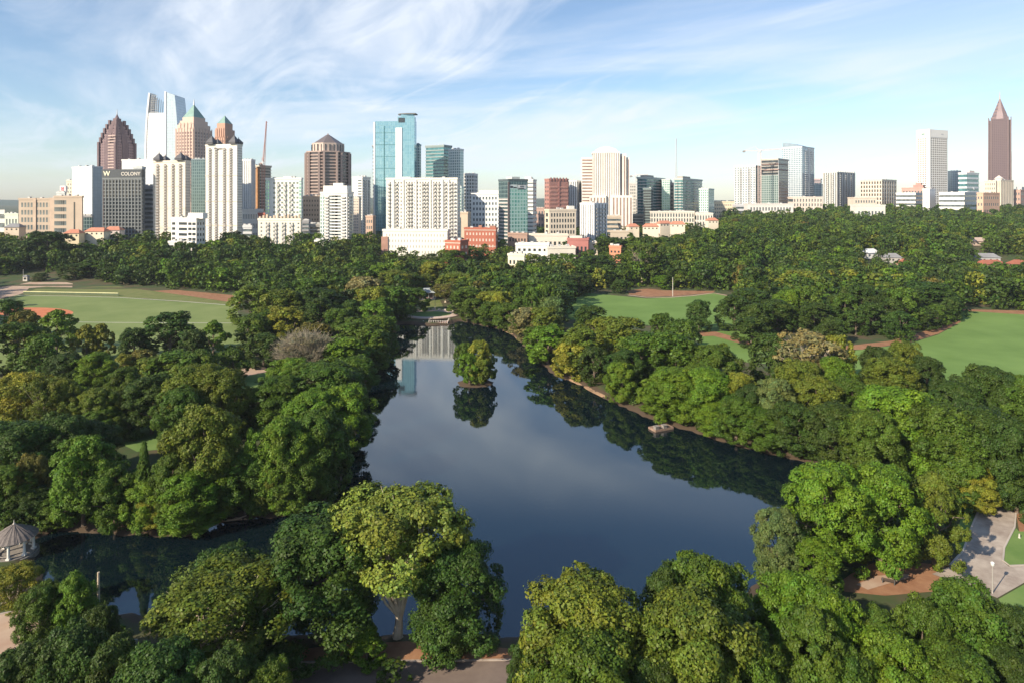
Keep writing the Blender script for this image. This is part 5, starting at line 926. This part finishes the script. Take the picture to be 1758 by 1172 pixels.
for i in range(n):
    if i in first: continue
    V, T = tpl('R', 'far', int(r11.integers(0, 5))); a = r11.uniform(0, 6.28); c, s = math.cos(a), math.sin(a); sc_ = ww_[i]/12
    if y[i] > 800: V = V.reshape(-1, 4, 3)[::2].reshape(-1, 3); T = T.reshape(-1, 4, 4)[::2].reshape(-1, 4); ctr = V.reshape(-1, 4, 3).mean(1, keepdims=True); V = (ctr+(V.reshape(-1, 4, 3)-ctr)*1.4).reshape(-1, 3)
    z = gz(x[i], y[i])-.5; fv.append(np.stack([(V[:, 0]*c-V[:, 1]*s)*sc_+x[i], (V[:, 0]*s+V[:, 1]*c)*sc_+y[i], V[:, 2]*hh[i]/16+z], -1).astype(np.float32)); ft.append((T*np.array(jc(COL[kinds[i]], r11, .18))).astype(np.float32))
FV = np.concatenate(fv); o = link('distant_woods', np_mesh('distant_woods', FV, np.arange(len(FV), dtype=np.int32).reshape(-1, 4), LEAF, np.concatenate(ft))); o.color = (1, 1, 1, 1)
tag(o, 'dense distant woods rolling up to the foot of the skyline', 'woods', kind='stuff'); print('far trees', n-len(first), 'hand', NT, 'verts', len(FV))
# undergrowth along shores and under the trees
fv, ft = [], []
for bx, by, bw, bh in BUSHES:
    if by < 320 and (gpy_ := HY+(CAMZ-1)*F/by) and any(inside(np.array(CX+F*bx/by), np.array(gpy_), P) for P in [[(1430, 1060), (1440, 960), (1560, 935), (1655, 925), (1670, 800), (1700, 790), (1860, 790), (1860, 1060), (1600, 1070)], [(-60, 1060), (50, 1060), (50, 1140), (-60, 1140)], [(500, 1105), (900, 1105), (900, 1172), (500, 1172)], [(412, 600), (440, 600), (480, 640), (450, 690), (400, 690)], [(185, 720), (290, 720), (290, 780), (185, 780)]]+OPEN): continue
    V, T = tpl('R', 'far', int(r11.integers(0, 5))); m_ = V.reshape(-1, 4, 3); ctr = m_.mean(1, keepdims=True); V = (ctr+(m_-ctr)*(.9 if by > 150 else .9)).reshape(-1, 3)
    z = gz(bx, by)-.2; fv.append(np.stack([V[:, 0]*bw/12+bx, V[:, 1]*bw/12+by, V[:, 2]*bh/16+z], -1).astype(np.float32)); ft.append((T*np.array(jc(COL[r11.choice(list('ddkgg'))], r11, .2))).astype(np.float32))
FV = np.concatenate(fv); o = link('undergrowth', np_mesh('undergrowth', FV, np.arange(len(FV), dtype=np.int32).reshape(-1, 4), LEAF, np.concatenate(ft))); o.color = (1, 1, 1, 1)
tag(o, 'low dark shrubs growing under the park trees', 'undergrowth', kind='stuff')

# ------------------------------------------------------------------ park structures
# gazebo
P = at(24, 946, 1.0); o = empty('gazebo', (P.x, P.y, 0)); o.scale = (.87, .87, .87); tag(o, 'round white-columned gazebo with a grey conical roof on the water at the left edge', 'gazebo')
STONE = mat((.30, .27, .24), .9, c2=(.2, .18, .16), scale=2, name='stone'); WCOL = mat((.55, .51, .45), .8, var=.18, scale=1, name='white_stone'); GROOF = mat((.13, .11, .10), .7, c2=(.20, .17, .15), scale=3, name='weathered_roof')
MB().prism(circ(0, 0, 4.1, 24), -1.5, .9).prism(circ(0, 0, 3.7, 24), .9, 1.15).build('base', STONE, o)
for i in range(8):
    a = 2*math.pi*(i+.5)/8; x, y = 3.2*math.cos(a), 3.2*math.sin(a)
    MB().box(x-.34, x+.34, y-.34, y+.34, 1.15, 1.45).tube([(x, y, 1.45), (x, y, 3.6)], [.26, .22], 14).box(x-.32, x+.32, y-.32, y+.32, 3.6, 3.85).build('column', mat((.74, .71, .65), .7, var=.08, scale=1, name='white_column'), o)
MB().prism(circ(0, 0, 3.5, 8), 3.86, 4.15).build('entablature', WCOL, o)
mb = MB(); n = 48
for i in range(n+1): pass
ring = lambda rad, z: [(rad*math.cos(2*math.pi*i/n)*(1 if i % 2 else .985), rad*math.sin(2*math.pi*i/n)*(1 if i % 2 else .985), z+(0.05 if i % 2 else 0)) for i in range(n)]
rings = [ring(4.05, 4.16), ring(3.0, 4.95), ring(1.6, 5.75), ring(.25, 6.5)]
for q in rings: mb.v += q
for j in range(3):
    for i in range(n): mb.f.append((j*n+i, j*n+(i+1) % n, (j+1)*n+(i+1) % n, (j+1)*n+i))
mb.f += [tuple(range(n))[::-1], tuple(range(3*n, 4*n))]; rf = mb.build('roof', GROOF, o); mb = MB()
for i in range(8): a = 2*math.pi*i/8; mb.tube([(4.0*math.cos(a), 4.0*math.sin(a), 4.22), (1.6*math.cos(a), 1.6*math.sin(a), 5.82), (.2*math.cos(a), .2*math.sin(a), 6.55)], .06, 5)
mb.build('roof_rib', GROOF, rf); MB().tube([(0, 0, 6.45), (0, 0, 6.7), (0, 0, 6.85), (0, 0, 7.5)], [.28, .2, .1, .02], 8).build('finial', WCOL, rf)
MB().tube([(2.9*math.cos(a_), 2.9*math.sin(a_), 1.6) for a_ in np.linspace(.4, 5.4, 24)], .12, 6).build('bench_ring', STONE, o)
# terrace with dock
T = at(740, 541, 1.0); o = empty('terrace', (T.x, T.y, 0)); tag(o, 'round stone terrace with an oval lawn at the far end of the lake', 'terrace')
MB().prism(circ(0, 0, 15, 48, 12.5), -1, 1.35).build('stone_wall', mat((.34, .24, .19), .9, c2=(.5, .38, .3), scale=1, name='brown_stone'), o); MB().prism(circ(0, 0, 14.6, 48, 12.1), 1.351, 1.42).build('paving', mat((.56, .42, .34), .9, c2=(.64, .52, .44), scale=.6, name='brick_paving'), o)
MB().prism(circ(-.5, .5, 11, 48, 8), 1.421, 1.5).build('oval_lawn', LAWN, o)
for i in range(9): a = R(40+100*i/8); x, y = 14.2*math.cos(a)*.98, 11.6*math.sin(a); tag(MB().box(-.95, .95, -.3, .3, .38, .5).box(-.85, -.6, -.25, .25, 0, .38).box(.6, .85, -.25, .25, 0, .38).box(-.95, .95, .28, .36, .5, .95).build('park_bench', mat((.5, .45, .4), .8), None, (T.x+x, T.y+y, 1.42), a-R(90)), f'pale bench on the back edge of the round terrace, {"rightmost" if i == 0 else "leftmost" if i == 8 else ORD[i]+" from the right"}', 'bench', 'benches along the terrace')
D = at(754, 554, 0); dk = empty('dock', (D.x, D.y, 0)); tag(dk, 'square brown deck with white rail posts jutting from the round terrace', 'dock')
MB().box(-4.8, 4.8, -4.5, 4.5, .7, 1.0).build('deck', mat((.4, .26, .22), .9, c2=(.5, .34, .28), scale=1), dk)
for x in np.linspace(-4.6, 4.6, 9): MB().box(x-.13, x+.13, -4.7, -4.45, -1, 2.0).build('rail_post', WCOL, dk)
for s_ in (-1, 1):
    for y in (-2.5, 0, 2.5): MB().box(s_*4.7-.13, s_*4.7+.13, y-.13, y+.13, -1, 2.0).build('rail_post', WCOL, dk)
    MB().box(s_*4.7-.06, s_*4.7+.06, -4.4, 4.4, 1.8, 1.92).build('rail', WCOL, dk)
MB().box(-4.5, 4.5, -4.63, -4.51, 1.8, 1.92).build('rail', WCOL, dk)
MB().tube([(0, 0, -1), (0, 0, 1.3)], .22, 8).build('mooring_post', WCOL, None, tuple(at(727, 555, 0))); tag(bpy.data.objects['mooring_post'], 'single pale post standing in the water left of the dock', 'post')
sheet('garden_lawn', [(714, 533), (718, 515), (755, 515), (764, 533)], DRYG, .06)
V_ = at(733, 514, 1.0); o = empty('pavilion', (V_.x, V_.y, gz(V_.x, V_.y))); tag(o, 'small pavilion with pale columns and a grey roof above the terrace lawn', 'pavilion')
MB().box(-5.2, 5.2, -3.5, 4, -1, .6).build('plinth', WCOL, o)
for x in (-4.2, -1.4, 1.4, 4.2): MB().tube([(x, -2.8, .6), (x, -2.8, 4)], .26, 10).build('column', WCOL, o)
MB().box(-4.2, 4.2, -.2, 3.6, .6, 4).build('back_wall', mat((.3, .2, .16), .9), o); MB().box(-3.9, 3.9, -2.4, -2.1, .6, 1.4).build('balustrade', mat((.55, .35, .28), .9), o)
MB().box(-5, 5, -3.3, 4, 4.01, 4.4).build('entablature', WCOL, o); MB().spire([(-5.6, -3.9), (5.6, -3.9), (5.6, 4.6), (-5.6, 4.6)], 4.41, 6.8, frac=.35).build('roof', mat((.34, .37, .37), .8), o)
def pole(name, label, cat, px, py, h, rad, m, head=None):
    P = at(px, py, 1.0); o = empty(name, (P.x, P.y, gz(P.x, P.y))); tag(o, label, cat); MB().tube([(0, 0, -.2), (0, 0, .3), (0, 0, h)], [rad*1.7, rad, rad*.7], 10).build('pole', m, o)
    if head == 'lamp': MB().tube([(0, 0, h), (0, 0, h+.15), (0, 0, h+.55), (0, 0, h+.7)], [.1, .22, .28, .05], 10).build('lantern', mat((.75, .75, .72), .4), o)
    if head == 'arm': MB().tube([(0, 0, h-.1), (.6, -.3, h+.15), (1.3, -.6, h+.1)], [.06, .05, .05], 6).box(1.1, 1.7, -.75, -.45, h-.02, h+.12).build('lamp_arm', m, o)
    return o
PM = mat((.36, .34, .31), .6, name='painted_metal')
pole('lamp_post', 'pale lamp post beside the concrete drive at the bottom right', 'lamp post', 1704, 1018, 4.2, .09, PM, 'lamp'); pole('bollard', 'short white post where the mulch meets the concrete drive', 'post', 1613, 971, 1.5, .12, WCOL)
pole('flood_pole', 'tall white pole standing on the curving path of the smaller meadow', 'pole', 1155, 509, 12, .22, WCOL); pole('flood_pole', 'slender pale pole on the terrace lawn right of the pavilion', 'pole', 747, 533, 8, .12, PM); pole('flood_pole', 'white pole beside the white kiosk at the left field path', 'pole', 40, 485, 8, .14, WCOL)
pole('dead_trunk', 'broken grey-brown trunk standing among the bushes at the bottom left', 'dead trunk', 169, 1068, 7.2, .22, PALE)
o = pole('road_sign', 'small white sign on a post behind the concrete drive', 'sign', 1733, 835, 2.2, .05, PM); MB().box(-.3, .3, -.12, -.06, 1.5, 2.4).build('sign_plate', mat((.8, .8, .8), .5), o)
pole('marker_post', 'small white marker post at the edge of the right lawn verge', 'post', 1750, 923, .8, .14, WCOL)
o = pole('notice_board', 'small white notice lying low in the dark gap at the bottom left', 'sign', 228, 1112, 1.2, .06, PM); MB().box(-.7, .7, -.15, -.08, .7, 1.3).build('sign_plate', mat((.6, .62, .6), .5), o)
P = at(45, 486, 1); o = empty('kiosk', (P.x, P.y, gz(P.x, P.y))); tag(o, 'small white kiosk by the left field path', 'kiosk'); MB().box(-1.6, 1.6, -1.2, 1.2, 0, 3.4).build('wall', WCOL, o); MB().spire([(-2, -1.6), (2, -1.6), (2, 1.6), (-2, 1.6)], 3.41, 4.3, frac=.3).build('roof', GRYR, o); MB().box(-.8, .8, -1.28, -1.21, 1.2, 2.6).build('hatch', DKG, o)
# field fence with its pale yellow top
a, b = at(40, 505.5, 1), at(203, 508.5, 1); o = empty('field_fence', (a.x, a.y, gz(a.x, a.y))); tag(o, 'long low outfield fence with a pale yellow top along the sports field', 'fence'); d = b-a; n = 22
def pth(t, z): return (d.x*t, d.y*t, z)
ang = math.atan2(d.y, d.x); Lf = math.hypot(d.x, d.y)
MB().box(0, Lf, -.03, .03, .1, 1.6).build('mesh_panel', mat((.10, .13, .07), .8), o, rz=ang); MB().box(0, Lf, -.14, .14, 1.61, 2.0).build('top_cap', mat((.75, .72, .4), .7), o, rz=ang)
for i in range(n+1): MB().tube([(Lf*i/n, .1, -.2), (Lf*i/n, .1, 1.9)], .07, 6).build('post', mat((.3, .3, .25), .7), o, rz=ang)
# stone jetty
P = at(1133, 736, 0); o = empty('jetty', (P.x, P.y, 0), R(25)); tag(o, 'small stone jetty with two pale square piers on the right shore', 'jetty')
MB().box(-2.6, 3.4, -1.5, 1.6, -1.2, .55).build('platform', mat((.28, .19, .14), .9, var=.2, scale=1), o)
for x, y in ((-1.9, -.9), (.6, -1.0)): MB().box(x-.55, x+.55, y-.5, y+.5, .56, 1.25).box(x-.68, x+.68, y-.62, y+.62, 1.25, 1.42).build('stone_pier', STONE, o)
# bench on the mulch
P = at(1525, 1001, 1); o = empty('park_bench', (P.x, P.y, gz(P.x, P.y)), R(155)); tag(o, 'dark park bench on the reddish mulch clearing', 'bench'); DW = mat((.07, .05, .04), .8)
mb = MB()
for j in range(4): mb.box(-.95, .95, -.28+j*.14, -.18+j*.14, .42, .47)
mb.build('seat', DW, o); mb = MB()
for j in range(3): mb.box(-.95, .95, .27+j*.03, .31+j*.03, .55+j*.15, .66+j*.15)
mb.build('backrest', DW, o)
for s_ in (-1, 1): MB().box(s_*.8-.05, s_*.8+.05, -.28, .3, 0, .415).box(s_*.8-.05, s_*.8+.05, .33, .4, .415, 1.0).build('leg', mat((.1, .1, .1), .6), o)
# washed-up log
P = at(398, 893, 0); MB().tube([(-2.6, 0, .1), (-1, -.35, .2), (.8, -.1, .3), (2.6, .5, .75)], [.24, .22, .18, .1], 8).build('driftwood_log', mat((.42, .3, .2), .9), None, (P.x, P.y, 0)); tag(bpy.data.objects['driftwood_log'], 'pale curved log at the dirt beach on the left channel bank', 'log')
# far hills
for nm, pts in (('hills', [(-6200, 6000), (-2600, 5600), (300, 6200), (3000, 5900), (6300, 6100)]),):
    mb = MB(); hs = [95, 72, 88, 70, 84]; n = 80; r = np.random.default_rng(4); fr = lambda t: np.interp(t, np.linspace(0, 1, 5), hs)
    for i in range(n+1):
        t = i/n; xx = -6200+12400*t; y0 = 5300+120*math.sin(t*9); hgt = fr(t)+6*math.sin(t*37)+4*math.sin(t*83)
        mb.v += [(xx, y0-700, 30), (xx, y0, hgt*.82), (xx, y0+500, hgt), (xx, y0+1200, 30)]
    for i in range(n):
        for q in range(3): a = i*4+q; mb.f.append((a, a+4, a+5, a+1))
    tag(mb.build(nm, mat((.04, .07, .035), .95, var=.3, scale=.01)), kind='structure')
# ------------------------------------------------------------------ haze
hz = MB().box(-6400, 6400, -450, 6900, -3, 240)
m = bpy.data.materials.new('haze_air'); m.use_nodes = True; m.node_tree.nodes.clear(); pv = N('ShaderNodeVolumePrincipled', m.node_tree); pv.inputs['Color'].default_value = (.80, .88, 1, 1); pv.inputs['Density'].default_value = HAZE = 0.00006; pv.inputs['Anisotropy'].default_value = 0.0
ou = N('ShaderNodeOutputMaterial', m.node_tree); m.node_tree.links.new(pv.outputs[0], ou.inputs['Volume']); o = hz.build('haze', m); tag(o, 'thin pale haze in the air', 'haze', kind='stuff')
